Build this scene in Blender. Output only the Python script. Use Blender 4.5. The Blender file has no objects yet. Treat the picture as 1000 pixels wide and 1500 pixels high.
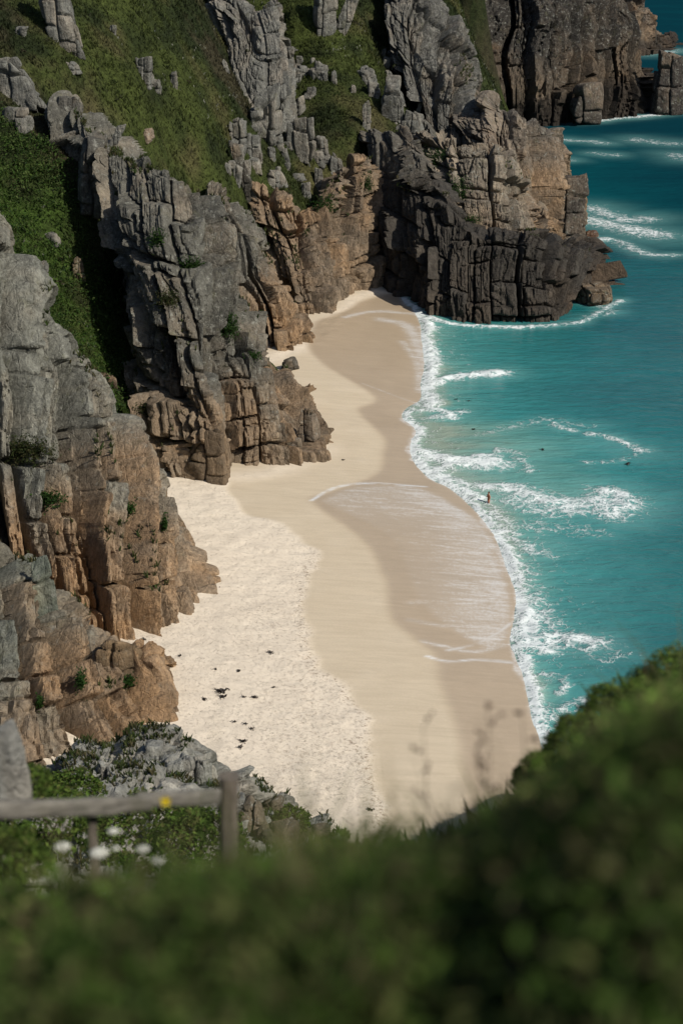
import bpy, math, random
import numpy as np
R = math.radians
scene = bpy.context.scene
COL = scene.collection

# ---------------------------------------------------------------- camera
CAMH, PITCH, FPX = 65.0, 20.0, 70.0 * 1500 / 36
cam_d = bpy.data.cameras.new('camera')
cam = bpy.data.objects.new('camera', cam_d)
COL.objects.link(cam)
cam.location = (0, 0, CAMH)
cam.rotation_euler = (R(90 - PITCH), 0, 0)
cam_d.sensor_fit = 'VERTICAL'
cam_d.sensor_height = 36
cam_d.lens = 70
cam_d.clip_start = 0.1
cam_d.clip_end = 20000
cam_d.dof.use_dof = True
cam_d.dof.focus_distance = 190
cam_d.dof.aperture_fstop = 2.0
scene.camera = cam

# ---------------------------------------------------------------- light
SUN = np.array([0.60, -0.48, 0.64]); SUN /= np.linalg.norm(SUN)
world = bpy.data.worlds.new('World')
scene.world = world
world.use_nodes = True
wn = world.node_tree.nodes
sky = wn.new('ShaderNodeTexSky')
sky.sky_type = 'NISHITA'
sky.sun_disc = False
sky.sun_elevation = math.asin(SUN[2])
sky.sun_rotation = math.atan2(SUN[0], SUN[1])
wn['Background'].inputs['Strength'].default_value = 0.085
world.node_tree.links.new(sky.outputs[0], wn['Background'].inputs['Color'])
sun_d = bpy.data.lights.new('sun', 'SUN')
sun_d.energy = 4.6
sun_d.angle = R(0.5)
sun_d.color = (1.0, 0.93, 0.82)
sun = bpy.data.objects.new('sun', sun_d)
COL.objects.link(sun)
sun.location = (60, -60, 160)
from mathutils import Vector
sun.rotation_euler = Vector(SUN.tolist()).to_track_quat('Z', 'Y').to_euler()
scene.view_settings.view_transform = 'Standard'
scene.view_settings.look = 'None'
scene.view_settings.gamma = 1
scene.view_settings.exposure = 0.0
scene.render.engine = 'CYCLES'
scene.cycles.max_bounces = 5
scene.cycles.diffuse_bounces = 2
scene.cycles.glossy_bounces = 2
scene.cycles.transparent_max_bounces = 4
scene.cycles.transmission_bounces = 2

# ---------------------------------------------------------------- maths
rng = np.random.default_rng(7)
random.seed(7)
ct, st = math.cos(R(PITCH)), math.sin(R(PITCH))
def ray(px, py):
    a = (px - 500) / FPX; b = (750 - py) / FPX
    return np.array([a, ct + b * st, -st + b * ct])
def P(px, py, Y):                       # point of the sight line at distance Y
    d = ray(px, py); return np.array([0, 0, CAMH]) + d * (Y / d[1])
def G(px, py, z=1.0):                   # point of the sight line at height z
    d = ray(px, py); return np.array([0, 0, CAMH]) + d * ((z - CAMH) / d[2])
def proj(p):
    q = p - np.array([0, 0, CAMH])
    dep = q[:, 1] * ct - q[:, 2] * st
    up = q[:, 1] * st + q[:, 2] * ct
    return 500 + FPX * q[:, 0] / dep, 750 - FPX * up / dep, dep

TN = 4096
perm = rng.permutation(TN).astype(np.int64)
T1, T2, T3, T4 = (rng.random(TN) for _ in range(4))
def hsh(i, j, k):
    return perm[(perm[(perm[i & (TN - 1)] + j) & (TN - 1)] + k) & (TN - 1)]
def vnoise(p):
    f = np.floor(p); t = p - f; i = f.astype(np.int64)
    t = t * t * (3 - 2 * t)
    r = 0
    for dx in (0, 1):
        wx = t[:, 0] if dx else 1 - t[:, 0]
        for dy in (0, 1):
            wy = t[:, 1] if dy else 1 - t[:, 1]
            for dz in (0, 1):
                wz = t[:, 2] if dz else 1 - t[:, 2]
                r = r + wx * wy * wz * T1[hsh(i[:, 0] + dx, i[:, 1] + dy, i[:, 2] + dz)]
    return r * 2 - 1
def fbm(p, wl, octs=4, gain=0.5):
    r = 0; a = 1; tot = 0
    for o in range(octs):
        r = r + a * vnoise(p / wl + 17.3 * o + 5.1); tot += a
        a *= gain; wl = wl * 0.5
    return r / tot
def sst(a, b, x):
    t = np.clip((x - a) / (b - a), 0, 1); return t * t * (3 - 2 * t)
def voro(q, seed, J=.85):
    f = np.floor(q); i = f.astype(np.int64); n = len(q)
    F1 = np.full(n, 9.0); F2 = np.full(n, 9.0); ID = np.zeros(n, np.int64); V = np.zeros((n, 3))
    for dx in (-1, 0, 1):
        for dy in (-1, 0, 1):
            for dz in (-1, 0, 1):
                h = hsh(i[:, 0] + dx + seed, i[:, 1] + dy, i[:, 2] + dz)
                c = np.stack([f[:, 0] + dx + T1[h] * J, f[:, 1] + dy + T2[h] * J, f[:, 2] + dz + T3[h] * .9], 1)
                v = q - c
                d = np.sqrt((v * v).sum(1))
                m = d < F1
                F2 = np.where(m, F1, np.minimum(F2, d))
                F1 = np.where(m, d, F1); ID = np.where(m, h, ID)
                V[m] = v[m]
    return F1, F2 - F1, ID, V
def seg_dist(pts, X):                   # distance of X (n,2) to a polyline, and the running parameter
    best = np.full(len(X), 1e9); par = np.zeros(len(X))
    for s in range(len(pts) - 1):
        a, b = pts[s], pts[s + 1]; ab = b - a
        t = np.clip(((X - a) @ ab) / (ab @ ab + 1e-9), 0, 1)
        d = np.linalg.norm(X - a - t[:, None] * ab, axis=1)
        m = d < best
        best[m] = d[m]; par[m] = s + t[m]
    return best, par / max(1, len(pts) - 1)
def inside(poly, X):
    r = np.zeros(len(X), bool); n = len(poly)
    for i in range(n):
        a, b = poly[i], poly[(i + 1) % n]
        c = (a[1] > X[:, 1]) != (b[1] > X[:, 1])
        xi = (b[0] - a[0]) * (X[:, 1] - a[1]) / (b[1] - a[1] + 1e-12) + a[0]
        r ^= c & (X[:, 0] < xi)
    return r
def sdf(poly, X):                       # positive inside
    d, _ = seg_dist(np.vstack([poly, poly[:1]]), X)
    return np.where(inside(poly, X), d, -d)
def smooth_line(pts, n=6):
    pts = np.asarray(pts, float); out = []
    for i in range(len(pts) - 1):
        p0, p1, p2, p3 = pts[max(i - 1, 0)], pts[i], pts[i + 1], pts[min(i + 2, len(pts) - 1)]
        for k in range(n):
            t = k / n
            out.append(0.5 * (2 * p1 + (p2 - p0) * t + (2 * p0 - 5 * p1 + 4 * p2 - p3) * t * t + (3 * p1 - p0 - 3 * p2 + p3) * t ** 3))
    out.append(pts[-1]); return np.array(out)
def ground_line(pxs, z=0.0, n=6):
    return smooth_line([G(x, y, z)[:2] for x, y in pxs], n)

# ---------------------------------------------------------------- objects
def mesh_obj(name, V, F, mat, parent=None, smooth=True, col=None, attrs=None):
    me = bpy.data.meshes.new(name)
    V = np.asarray(V, np.float32)
    if isinstance(F, np.ndarray):
        k = F.shape[1]
        me.vertices.add(len(V)); me.vertices.foreach_set('co', V.ravel())
        me.loops.add(F.size); me.loops.foreach_set('vertex_index', F.astype(np.int32).ravel())
        me.polygons.add(len(F)); me.polygons.foreach_set('loop_start', np.arange(0, F.size, k, dtype=np.int32))
        me.update(calc_edges=True)
    else:
        me.from_pydata(V.tolist(), [], F)
    me.polygons.foreach_set('use_smooth', np.full(len(me.polygons), smooth))
    if col is not None:
        c = np.ones((len(V), 4), np.float32); c[:, :col.shape[1]] = col
        me.attributes.new('col', 'FLOAT_COLOR', 'POINT').data.foreach_set('color', c.ravel())
    for k, a in (attrs or {}).items():
        me.attributes.new(k, 'FLOAT', 'POINT').data.foreach_set('value', np.asarray(a, np.float32))
    me.materials.append(mat)
    me.validate()
    o = bpy.data.objects.new(name, me); COL.objects.link(o)
    if parent: o.parent = parent
    return o
def tag(o, label=None, cat=None, group=None, kind=None):
    if label: o['label'] = label
    if cat: o['category'] = cat
    if group: o['group'] = group
    if kind: o['kind'] = kind
    return o
def empty(name, loc):
    o = bpy.data.objects.new(name, None); COL.objects.link(o); o.location = loc; o.empty_display_size = .2
    return o
def grid_faces(nu, nv):
    i = np.arange(nv - 1)[:, None] * nu + np.arange(nu - 1)[None, :]
    i = i.ravel(); return np.stack([i, i + 1, i + 1 + nu, i + nu], 1)

# ---------------------------------------------------------------- materials
class NT:
    def __init__(s, name):
        s.m = bpy.data.materials.new(name); s.m.use_nodes = True
        s.t = s.m.node_tree; s.n = s.t.nodes; s.b = s.n['Principled BSDF']; s.out = s.n['Material Output']
        s.geo = s.n.new('ShaderNodeNewGeometry').outputs['Position']
    def link(s, a, b): s.t.links.new(a, b)
    def put(s, sock, v):
        if isinstance(v, (int, float, tuple, list)): sock.default_value = v
        else: s.link(v, sock)
    def attr(s, name, out='Fac'):
        a = s.n.new('ShaderNodeAttribute'); a.attribute_name = name; return a.outputs[out]
    def noise(s, scale, detail=4, rough=.6, dist=0, vec=None, out='Fac'):
        k = s.n.new('ShaderNodeTexNoise'); k.inputs['Scale'].default_value = scale
        k.inputs['Detail'].default_value = detail; k.inputs['Roughness'].default_value = rough; k.inputs['Distortion'].default_value = dist
        s.link(vec or s.geo, k.inputs['Vector']); return k.outputs[out]
    def voro(s, scale, feature='F1', vec=None, out='Distance'):
        k = s.n.new('ShaderNodeTexVoronoi'); k.feature = feature; k.inputs['Scale'].default_value = scale
        s.link(vec or s.geo, k.inputs['Vector']); return k.outputs[out]
    def mapping(s, scale, vec=None, rot=(0, 0, 0)):
        k = s.n.new('ShaderNodeMapping'); k.inputs['Scale'].default_value = scale; k.inputs['Rotation'].default_value = rot
        s.link(vec or s.geo, k.inputs['Vector']); return k.outputs[0]
    def math(s, op, a, b=0.0, c=None, clamp=False):
        k = s.n.new('ShaderNodeMath'); k.operation = op; k.use_clamp = clamp
        s.put(k.inputs[0], a); s.put(k.inputs[1], b)
        if c is not None: s.put(k.inputs[2], c)
        return k.outputs[0]
    def step(s, x, lo, hi, a=0.0, b=1.0):
        k = s.n.new('ShaderNodeMapRange'); k.interpolation_type = 'SMOOTHSTEP'
        s.put(k.inputs['Value'], x)
        for nme, v in (('From Min', lo), ('From Max', hi), ('To Min', a), ('To Max', b)): s.put(k.inputs[nme], v)
        return k.outputs[0]
    def mix(s, f, a, b, mode='MIX'):
        k = s.n.new('ShaderNodeMix'); k.data_type = 'RGBA'; k.blend_type = mode
        s.put(k.inputs[0], f)
        s.put(k.inputs[6], a if not isinstance(a, tuple) else (*a, 1)[:4]); s.put(k.inputs[7], b if not isinstance(b, tuple) else (*b, 1)[:4])
        return k.outputs[2]
    def scale(s, c, f):
        k = s.n.new('ShaderNodeVectorMath'); k.operation = 'SCALE'; s.put(k.inputs[0], c); s.put(k.inputs['Scale'], f); return k.outputs[0]
    def bump(s, h, strength=.5, dist=.1, normal=None):
        k = s.n.new('ShaderNodeBump'); k.inputs['Strength'].default_value = strength; k.inputs['Distance'].default_value = dist
        s.link(h, k.inputs['Height'])
        if normal: s.link(normal, k.inputs['Normal'])
        return k.outputs[0]
    def done(s, color, rough=.9, normal=None, spec=.3):
        s.put(s.b.inputs['Base Color'], color if not isinstance(color, tuple) else (*color, 1)[:4]); s.put(s.b.inputs['Roughness'], rough)
        s.b.inputs['Specular IOR Level'].default_value = spec
        if normal: s.link(normal, s.b.inputs['Normal'])
        return s.m

def mk_rock():
    s = NT('weathered_granite')
    c = s.attr('col', 'Color'); lich = s.attr('lichen')
    n1 = s.noise(.55, 6, .68)
    n2 = s.noise(3.2, 5, .75)
    streak = s.noise(1.0, 4, .65, vec=s.mapping((1.6, 1.6, .16)))
    f = s.math('ADD', s.math('ADD', s.math('MULTIPLY', n1, .7), s.math('MULTIPLY', n2, .75)), s.math('MULTIPLY', streak, .75))
    f = s.step(f, .70, 1.52, .40, 1.65)
    c = s.scale(c, f)
    sp = s.step(s.noise(1.5, 7, .8), .53, .66)
    sp = s.math('MULTIPLY', sp, lich)
    c = s.mix(s.math('MULTIPLY', sp, .8), c, (.30, .30, .26))
    oc = s.math('MULTIPLY', s.step(s.noise(.9, 5, .7, vec=s.mapping((1, 1, .4))), .56, .7), lich)
    c = s.mix(s.math('MULTIPLY', oc, .35), c, (.12, .12, .055))
    warp = s.n.new('ShaderNodeVectorMath'); warp.operation = 'ADD'
    s.link(s.mapping((.95, .95, .30)), warp.inputs[0]); s.link(s.scale(s.noise(.35, 3, .5, out='Color'), .7), warp.inputs[1])
    jt = s.step(s.voro(1.0, 'DISTANCE_TO_EDGE', vec=warp.outputs[0]), 0, .05)
    hgt = s.math('ADD', s.math('MULTIPLY', jt, .10), s.noise(1.1, 8, .72))
    hgt = s.math('ADD', hgt, s.math('MULTIPLY', s.noise(1.3, 3, .6, vec=s.mapping((1.8, 1.8, .25))), .4))
    return s.done(c, .88, s.bump(hgt, 1.0, .55), .25)
ROCK = mk_rock()

def mk_veg(name, trans=.25, rough=.75):
    s = NT(name)
    c = s.attr('col', 'Color')
    s.done(c, rough, None, .2)
    tr = s.n.new('ShaderNodeBsdfTranslucent'); s.link(s.scale(c, 1.2), tr.inputs[0])
    mx = s.n.new('ShaderNodeMixShader'); mx.inputs[0].default_value = trans
    s.link(s.b.outputs[0], mx.inputs[1]); s.link(tr.outputs[0], mx.inputs[2]); s.link(mx.outputs[0], s.out.inputs[0])
    return s.m
VEG = mk_veg('leaves_and_grass', .4)

def mk_turf():
    s = NT('rough_turf')
    c = s.attr('col', 'Color')
    n = s.math('ADD', s.noise(.9, 6, .75), s.noise(4.5, 4, .7))
    c = s.scale(c, s.step(n, .7, 1.35, .35, 1.6))
    return s.done(c, .95, s.bump(s.noise(1.6, 6, .75), .9, .5), .1)
TURF = mk_turf()

def mk_sand():
    s = NT('beach_sand')
    dry, wet, lace, edge = s.attr('dry'), s.attr('wet'), s.attr('lace'), s.attr('edge')
    n = s.noise(.22, 5, .6); nf = s.noise(5, 5, .7)
    damp = s.mix(n, (.495, .41, .295), (.57, .485, .36))
    dryc = s.mix(s.noise(.35, 5, .65), (.64, .55, .435), (.74, .655, .53))
    pits = s.step(s.noise(3.6, 6, .85, vec=s.mapping((1.0, .7, 1))), .52, .76)
    wrack = s.math('MULTIPLY', s.attr('wrack'), s.step(s.noise(3.4, 4, .8), .53, .6))
    dryc = s.mix(s.math('MULTIPLY', wrack, .8), dryc, (.20, .13, .08))
    c = s.mix(dry, damp, dryc)
    wetc = s.mix(s.noise(.3, 5, .65, vec=s.mapping((1, .5, 1))), (.39, .305, .21), (.47, .375, .265))
    c = s.mix(wet, c, wetc)
    flow = s.mapping((.22, 1.5, 1), rot=(0, 0, R(46)))
    ln = s.math('ADD', s.math('MULTIPLY', s.noise(1.0, 6, .7, 1.2, vec=flow), .65), s.math('MULTIPLY', s.noise(3.5, 5, .75, vec=s.mapping((1, .6, 1))), .40))
    fm = s.step(s.math('ADD', s.math('SUBTRACT', ln, .80), s.math('MULTIPLY', lace, .50)), -.02, .30)
    fm = s.math('MULTIPLY', fm, s.step(lace, .02, .3))
    fm = s.math('MAXIMUM', s.math('MULTIPLY', fm, .58), s.math('MULTIPLY', s.step(lace, .3, 1.0), .15))
    fm = s.math('MAXIMUM', fm, edge)
    c = s.mix(fm, c, (.72, .735, .735))
    tide = s.math('ADD', s.math('MULTIPLY', s.noise(1.0, 5, .7, 1.0, vec=flow), .6), s.math('MULTIPLY', s.noise(6.0, 4, .8), .4))
    c = s.scale(c, s.step(tide, .3, .7, .90, 1.07))
    rough = s.step(s.math('MAXIMUM', wet, s.math('MULTIPLY', lace, .5)), 0, 1, .95, .30)
    h = s.math('MULTIPLY', s.math('SUBTRACT', s.math('MULTIPLY', s.noise(.8, 4, .6), .6), s.math('MULTIPLY', pits, .22)), dry)
    h = s.math('ADD', h, s.math('MULTIPLY', nf, .04))
    return s.done(c, rough, s.bump(h, 1.0, .22), .3)
SAND = mk_sand()

def mk_water():
    s = NT('sea_water')
    sh, foam, milk = s.attr('shal'), s.attr('foam'), s.attr('milk')
    patch = s.noise(.03, 5, .6, .8, vec=s.mapping((.6, 1.4, 1)))
    p2 = s.noise(.35, 5, .65, .5, vec=s.mapping((.5, 1.6, 1)))
    x = s.math('ADD', sh, s.math('MULTIPLY', s.math('SUBTRACT', patch, .5), .48))
    x = s.math('ADD', x, s.math('MULTIPLY', s.math('SUBTRACT', p2, .5), .16), clamp=True)
    r = s.n.new('ShaderNodeValToRGB'); s.link(x, r.inputs[0])
    e = r.color_ramp.elements
    e[0].position = 0; e[0].color = (.003, .034, .048, 1)
    e[1].position = 1; e[1].color = (.30, .31, .22, 1)
    for pos, c in ((.28, (.003, .070, .084)), (.52, (.008, .128, .134)), (.72, (.016, .190, .188)), (.88, (.095, .27, .235))):
        k = e.new(pos); k.color = (*c, 1)
    c = s.mix(s.math('MULTIPLY', milk, .68), r.outputs[0], (.20, .44, .405))
    warp = s.n.new('ShaderNodeVectorMath'); warp.operation = 'ADD'
    s.link(s.geo, warp.inputs[0]); s.link(s.scale(s.noise(.45, 5, .6, out='Color'), 2.6), warp.inputs[1])
    w = warp.outputs[0]
    v1 = s.voro(.75, 'DISTANCE_TO_EDGE', vec=w); v2 = s.voro(2.2, 'DISTANCE_TO_EDGE', vec=w)
    l1 = s.step(v1, 0, .22, 1, 0); l2 = s.step(v2, 0, .3, 1, 0)
    nz = s.noise(.9, 8, .72, .5)
    pat = s.math('ADD', s.math('ADD', s.math('MULTIPLY', nz, .95), s.math('MULTIPLY', l1, .16)), s.math('MULTIPLY', l2, .16))
    th = s.math('SUBTRACT', 1.0, s.math('MULTIPLY', foam, .64))
    fm = s.step(s.math('SUBTRACT', pat, th), -.10, .28)
    fm = s.math('MULTIPLY', fm, s.step(foam, .02, .22))
    c = s.mix(s.math('MULTIPLY', fm, .90), c, (.76, .80, .80))
    rough = s.math('ADD', .16, s.math('MULTIPLY', fm, .7))
    wv = s.math('ADD', s.noise(.55, 5, .62, .4, vec=s.mapping((.55, 1.5, 1), rot=(0, 0, .25))), s.math('MULTIPLY', fm, .35))
    m = s.done(c, rough, s.bump(wv, .8, .42), .08)
    s.link(s.step(sh, .2, .6, 0.0, .22), s.b.inputs['Specular IOR Level'])
    return m
WATER = mk_water()

def mk_plain(name, base, vary=.3, scale=12, rough=.85, bump=.3, stretch=(1, 1, 1)):
    s = NT(name)
    tc = s.n.new('ShaderNodeTexCoord').outputs['Object']
    v = s.mapping(stretch, vec=tc)
    n = s.noise(scale, 6, .7, vec=v)
    c = s.scale(s.mix(0.0, base, base), s.step(n, .25, .75, 1 - vary, 1 + vary))
    return s.done(c, rough, s.bump(n, bump, .02), .25)

# ================================================================ BEACH AND SEA
shore_px = [(560, 380), (590, 440), (604, 452), (616, 475), (618, 500), (622, 535), (617, 560), (616, 585), (596, 598), (590, 612), (610, 630),
            (602, 650), (606, 675), (628, 700), (660, 716), (700, 752), (727, 790), (742, 830), (756, 870), (754, 905), (748, 935),
            (757, 965), (770, 1000), (777, 1040), (788, 1075), (800, 1110), (812, 1160), (830, 1230)]
SHORE = np.vstack([[[-30, 330]], ground_line(shore_px, 0, 5), [[40, 60]]])
LANDPOLY = np.vstack([SHORE, [[-140, 60]], [[-140, 330]]])

def stroke_field(strokes, X, z=0.0):
    """soft bands along lines drawn on the beach or the water; width in metres"""
    r = np.zeros(len(X))
    for pts, w, a in strokes:
        L = ground_line(pts, z, 5)
        lo, hi = L.min(0) - 3 * np.max(w), L.max(0) + 3 * np.max(w)
        m = ((X > lo) & (X < hi)).all(1)
        if not m.any(): continue
        d, t = seg_dist(L, X[m])
        ww = w if np.isscalar(w) else w[0] + (w[1] - w[0]) * t
        r[m] = np.maximum(r[m], a * np.exp(-(d / ww) ** 2))
    return r

xs = np.arange(-62, 40, .24); ys = np.arange(98, 300, .30)
gx, gy = np.meshgrid(xs, ys)
X = np.stack([gx.ravel(), gy.ravel()], 1)
X3 = np.column_stack([X, np.zeros(len(X))])
wob = fbm(X3, 5, 3) * .35
sd = sdf(LANDPOLY, X)
zb = np.where(sd > 0, 2.6 * (1 - np.exp(-sd / 26)), .30 * sd)
# dry sand, damp sand and wet sand each have their own outline
dry_px = [(200, 660), (330, 700), (332, 730), (360, 760), (410, 775), (460, 806), (466, 826), (447, 850), (452, 900), (462, 960), (510, 1015), (535, 1055),
          (538, 1085), (550, 1140), (566, 1210), (580, 1300), (100, 1350), (-100, 1000)]
DRY = ground_line(dry_px, 1, 4)
wobd = fbm(X3, 2.5, 4) * 1.1
dry = sst(-.5, .6, sdf(DRY, X) + wobd)
wrack = np.exp(-((sdf(DRY, X) + wobd - .3) / 1.1) ** 2) * sst(780, 830, proj(np.column_stack([X, zb]))[1])
wrack = np.maximum(wrack, .55 * sst(.5, 3, sdf(DRY, X)) * sst(860, 900, proj(np.column_stack([X, zb]))[1]) * np.exp(-(fbm(X3, 9, 3) / .25) ** 2))
dry2 = np.maximum(stroke_field([([(390, 530), (430, 510), (480, 480), (520, 430), (560, 415)], 1.6, .8), ([(240, 700), (300, 705), (400, 690), (470, 650)], 1.8, .7)], X, 1.2) + wobd * .2, 0)
dry = np.maximum(dry, np.clip(dry2, 0, .85))
wet_px = [(700, 400), (560, 428), (500, 455), (458, 478), (447, 515), (480, 545), (545, 580), (520, 600), (555, 640), (545, 690), (480, 722), (448, 742),
          (520, 790), (552, 850), (566, 912), (625, 955), (640, 1010), (660, 1070), (675, 1130), (700, 1250), (900, 1250), (900, 400)]
wet = sst(-.35, 1.1, sdf(ground_line(wet_px, .6, 4), X) + wob * 1.2)
# thin swash sheets still running back
sw1 = sdf(ground_line([(455, 745), (490, 722), (540, 710), (622, 710), (690, 745), (735, 800), (760, 870), (755, 935), (700, 950), (600, 890), (560, 800), (500, 765)], .4, 4), X)
sw2 = sdf(ground_line([(500, 468), (540, 455), (600, 462), (622, 500), (625, 560), (600, 586), (520, 560), (560, 520)], .4, 4), X)
e_fade = lambda s: sst(-.4, 1.5, s)
pxx, pyy, _ = proj(np.column_stack([X, zb]))
lace = np.maximum(e_fade(sw1) * (.46 + .42 * sst(560, 740, pxx) + .30 * sst(800, 715, pyy)), e_fade(sw2) * (.14 + .4 * sst(560, 620, pxx)))
lines = [([(455, 745), (490, 722), (540, 711), (622, 711)], .30, 1.0), ([(530, 725), (590, 762), (650, 795), (720, 830)], .9, .62),
         ([(600, 800), (680, 815), (740, 830)], .7, .62), ([(600, 890), (660, 884), (740, 880)], 1.0, .62), ([(600, 915), (660, 920), (735, 915)], .8, .72),
         ([(505, 470), (545, 459), (600, 457)], .9, .95), ([(560, 470), (600, 478), (618, 520)], 1.8, .95), ([(590, 500), (612, 530), (615, 570)], 1.2, .85), ([(530, 565), (580, 580), (615, 588)], .3, .85), ([(620, 945), (690, 955), (740, 940)], .7, .8),
         ([(560, 735), (610, 738), (680, 770), (735, 830)], 2.2, .75), ([(640, 730), (690, 760), (722, 800)], 1.1, .88)]
lace = np.maximum(lace, stroke_field(lines, X, .3))
lace = np.maximum(lace, .9 * np.exp(-(np.maximum(sd + fbm(X3 + 15, 2.5, 3) * .7, 0) / .55) ** 2))
edge = stroke_field([([(455, 745), (490, 723), (540, 712), (626, 711)], .16, 1.0), ([(625, 966), (655, 972), (700, 966), (752, 965)], .16, .95),
                     ([(655, 955), (690, 945), (725, 925), (750, 905)], .2, .6), ([(610, 458), (560, 455), (510, 468)], .16, .5)], X + np.column_stack([wob, wob]) * .5, .35)
edge = edge * sst(-.75, .1, fbm(X3, 1.3, 3))
zb = zb + dry * (fbm(X3, 1.3, 3) * .11 + fbm(X3, 12, 2) * .15)
beach = mesh_obj('beach', np.column_stack([X, zb]), grid_faces(len(xs), len(ys)), SAND,
                 attrs=dict(dry=dry, wet=wet, lace=np.clip(lace, 0, 1), edge=np.clip(edge, 0, 1), wrack=wrack))
tag(beach, kind='structure')

foam_strokes = [  # shore break
    ([(606, 452), (622, 480), (626, 530), (622, 575), (628, 592)], (1.3, 1.9), .95),
    ([(590, 612), (612, 632), (604, 655), (612, 680), (650, 705), (700, 735)], (.9, 1.5), 1.0),
    ([(578, 606), (600, 600), (640, 600), (655, 610)], (.7, 1.4), .85),
    ([(630, 570), (650, 556), (690, 549), (722, 547)], (1.2, 2.4), .95),
    ([(632, 610), (650, 605), (678, 602)], 1.3, .7),
    ([(600, 660), (660, 676), (720, 678)], (1.5, 2.6), .98), ([(640, 690), (700, 672), (722, 670)], 1.6, .9),
    ([(620, 690), (680, 712), (740, 716), (800, 736), (856, 744)], (2.2, 3.0), .84),
    ([(730, 660), (760, 665), (770, 690)], 1.2, .6),
    ([(890, 720), (925, 740), (900, 752), (880, 735)], 2.4, .84),
    ([(862, 634), (900, 642), (930, 658), (944, 660)], .9, .72), ([(940, 662), (905, 675), (862, 677)], .8, .5),
    ([(810, 622), (840, 630)], .8, .7), ([(760, 735), (800, 752), (860, 748), (930, 735)], 2.6, .66),
    ([(700, 752), (728, 792), (744, 832), (760, 880), (765, 930)], (1.5, 1.7), .98),
    ([(715, 740), (750, 780), (790, 810)], 2.0, .66), ([(755, 830), (785, 880), (800, 930)], 2.0, .62),
    ([(750, 945), (790, 935), (830, 935), (866, 940)], (2.2, 2.2), .84), ([(700, 960), (752, 945), (800, 950)], 1.7, .9),
    ([(762, 960), (772, 1000), (780, 1045), (792, 1085)], (.9, .7), 1.0),
    ([(790, 985), (815, 990), (810, 1010)], .7, .68), ([(800, 1040), (860, 1025)], 1.3, .7), ([(790, 1050), (830, 1060)], 1.5, .7),
    # round the rocks
    ([(606, 452), (640, 468), (700, 477), (760, 478)], (1.3, .8), .92), ([(760, 478), (840, 474), (870, 460), (905, 440)], .9, .72),
    ([(850, 440), (900, 455), (860, 462)], 1.2, .55), ([(800, 347), (850, 352), (890, 350)], 1.5, .85), ([(855, 320), (895, 330), (960, 345)], (3.0, 4), .76),
    ([(868, 305), (920, 322), (950, 320)], 3, .68), ([(900, 352), (950, 372), (985, 374)], 1.6, .68),
    ([(800, 205), (860, 207), (880, 210)], 2.2, .62), ([(815, 232), (835, 235)], 1.8, .6), ([(850, 178), (900, 173), (960, 168), (1000, 162)], 1.8, .8),
    ([(930, 205), (985, 210)], 3, .52), ([(940, 80), (990, 74)], 3, .75), ([(985, 225), (1010, 235)], 3, .52), ([(870, 225), (900, 228)], 2, .55),
    ([(700, 640), (780, 618), (860, 622)], 1.4, .45), ([(860, 775), (760, 770)], 2.5, .5), ([(880, 965), (915, 955)], 1.3, .5)]
sxs = np.concatenate([np.arange(-12, 2, .5), np.arange(2, 62, .28), np.arange(62, 120, 1.0), np.linspace(120, 900, 40)])
sys_ = np.concatenate([np.arange(96, 300, .38), np.arange(300, 470, .9), np.linspace(470, 900, 80), np.linspace(920, 9000, 25)])
gx, gy = np.meshgrid(sxs, sys_)
X = np.stack([gx.ravel(), gy.ravel()], 1); X3 = np.column_stack([X, np.zeros(len(X))])
off = -sdf(LANDPOLY, X)
wobx = np.column_stack([fbm(X3 + 31, 7, 4), fbm(X3 + 77, 7, 4)]) * 1.5
foam = stroke_field(foam_strokes, X + wobx)
wide = stroke_field([(p_, np.array(w_) * 1.9 if not np.isscalar(w_) else w_ * 1.9, a_) for p_, w_, a_ in foam_strokes], X + wobx)
foam = np.maximum(foam, (.86 + .2 * fbm(X3 + 5, 6, 3)) * np.exp(-((off - .3) / 1.0) ** 2))
px_, py_, _ = proj(X3)
foam = np.maximum(foam, .46 * np.exp(-(np.maximum(off, 0) / 7)) * sst(1060, 1000, py_))
milk = np.maximum(np.maximum(.75 * wide, stroke_field([([(640, 700), (720, 730), (800, 740), (880, 735)], 4.5, .8), ([(690, 670), (760, 660)], 5, .45), ([(720, 760), (780, 790), (800, 800)], 4.5, .55),
                                ([(770, 880), (800, 930), (850, 945)], 4, .6), ([(650, 556), (720, 548)], 3, .5), ([(640, 480), (650, 560)], 3, .35), ([(870, 320), (940, 340)], 8, .35),
                                ([(880, 650), (930, 665)], 4, .35)], X + wobx)), .58 * np.exp(-np.maximum(off, 0) / 8))
depth_px = sst(480, 1100, px_) * .30 + sst(640, 60, py_) * .55          # deeper away from the beach and out of the bay
shal = .74 - depth_px - .12 * sst(760, 1000, py_) + .32 * np.exp(-np.maximum(off, 0) / 2.4) + .17 * np.exp(-np.maximum(off, 0) / 13)
shal += .14 * stroke_field([([(760, 640), (820, 680), (860, 720)], 9, 1.), ([(760, 990), (800, 1020)], 2.5, 1.), ([(820, 722), (880, 722)], 4, 1.3), ([(620, 592), (640, 592)], 1.5, 1.5)], X)
ww = .10 * fbm(X3 * np.array([.6, 1.6, 1]), 3.2, 3) + .12 * fbm(X3 * np.array([.35, 1.2, 1]), 9, 2)
wz = ww * sst(0, 3, off) + .6 * np.clip(foam - .45, 0, 1) * (fbm(X3, 1.1, 3) + .55) * sst(-.2, .9, off)
sea = mesh_obj('sea', np.column_stack([X, wz]), grid_faces(len(sxs), len(sys_)), WATER, attrs=dict(shal=np.clip(shal, 0, 1), foam=np.clip(foam, 0, 1), milk=milk))
tag(sea, kind='structure')

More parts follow.
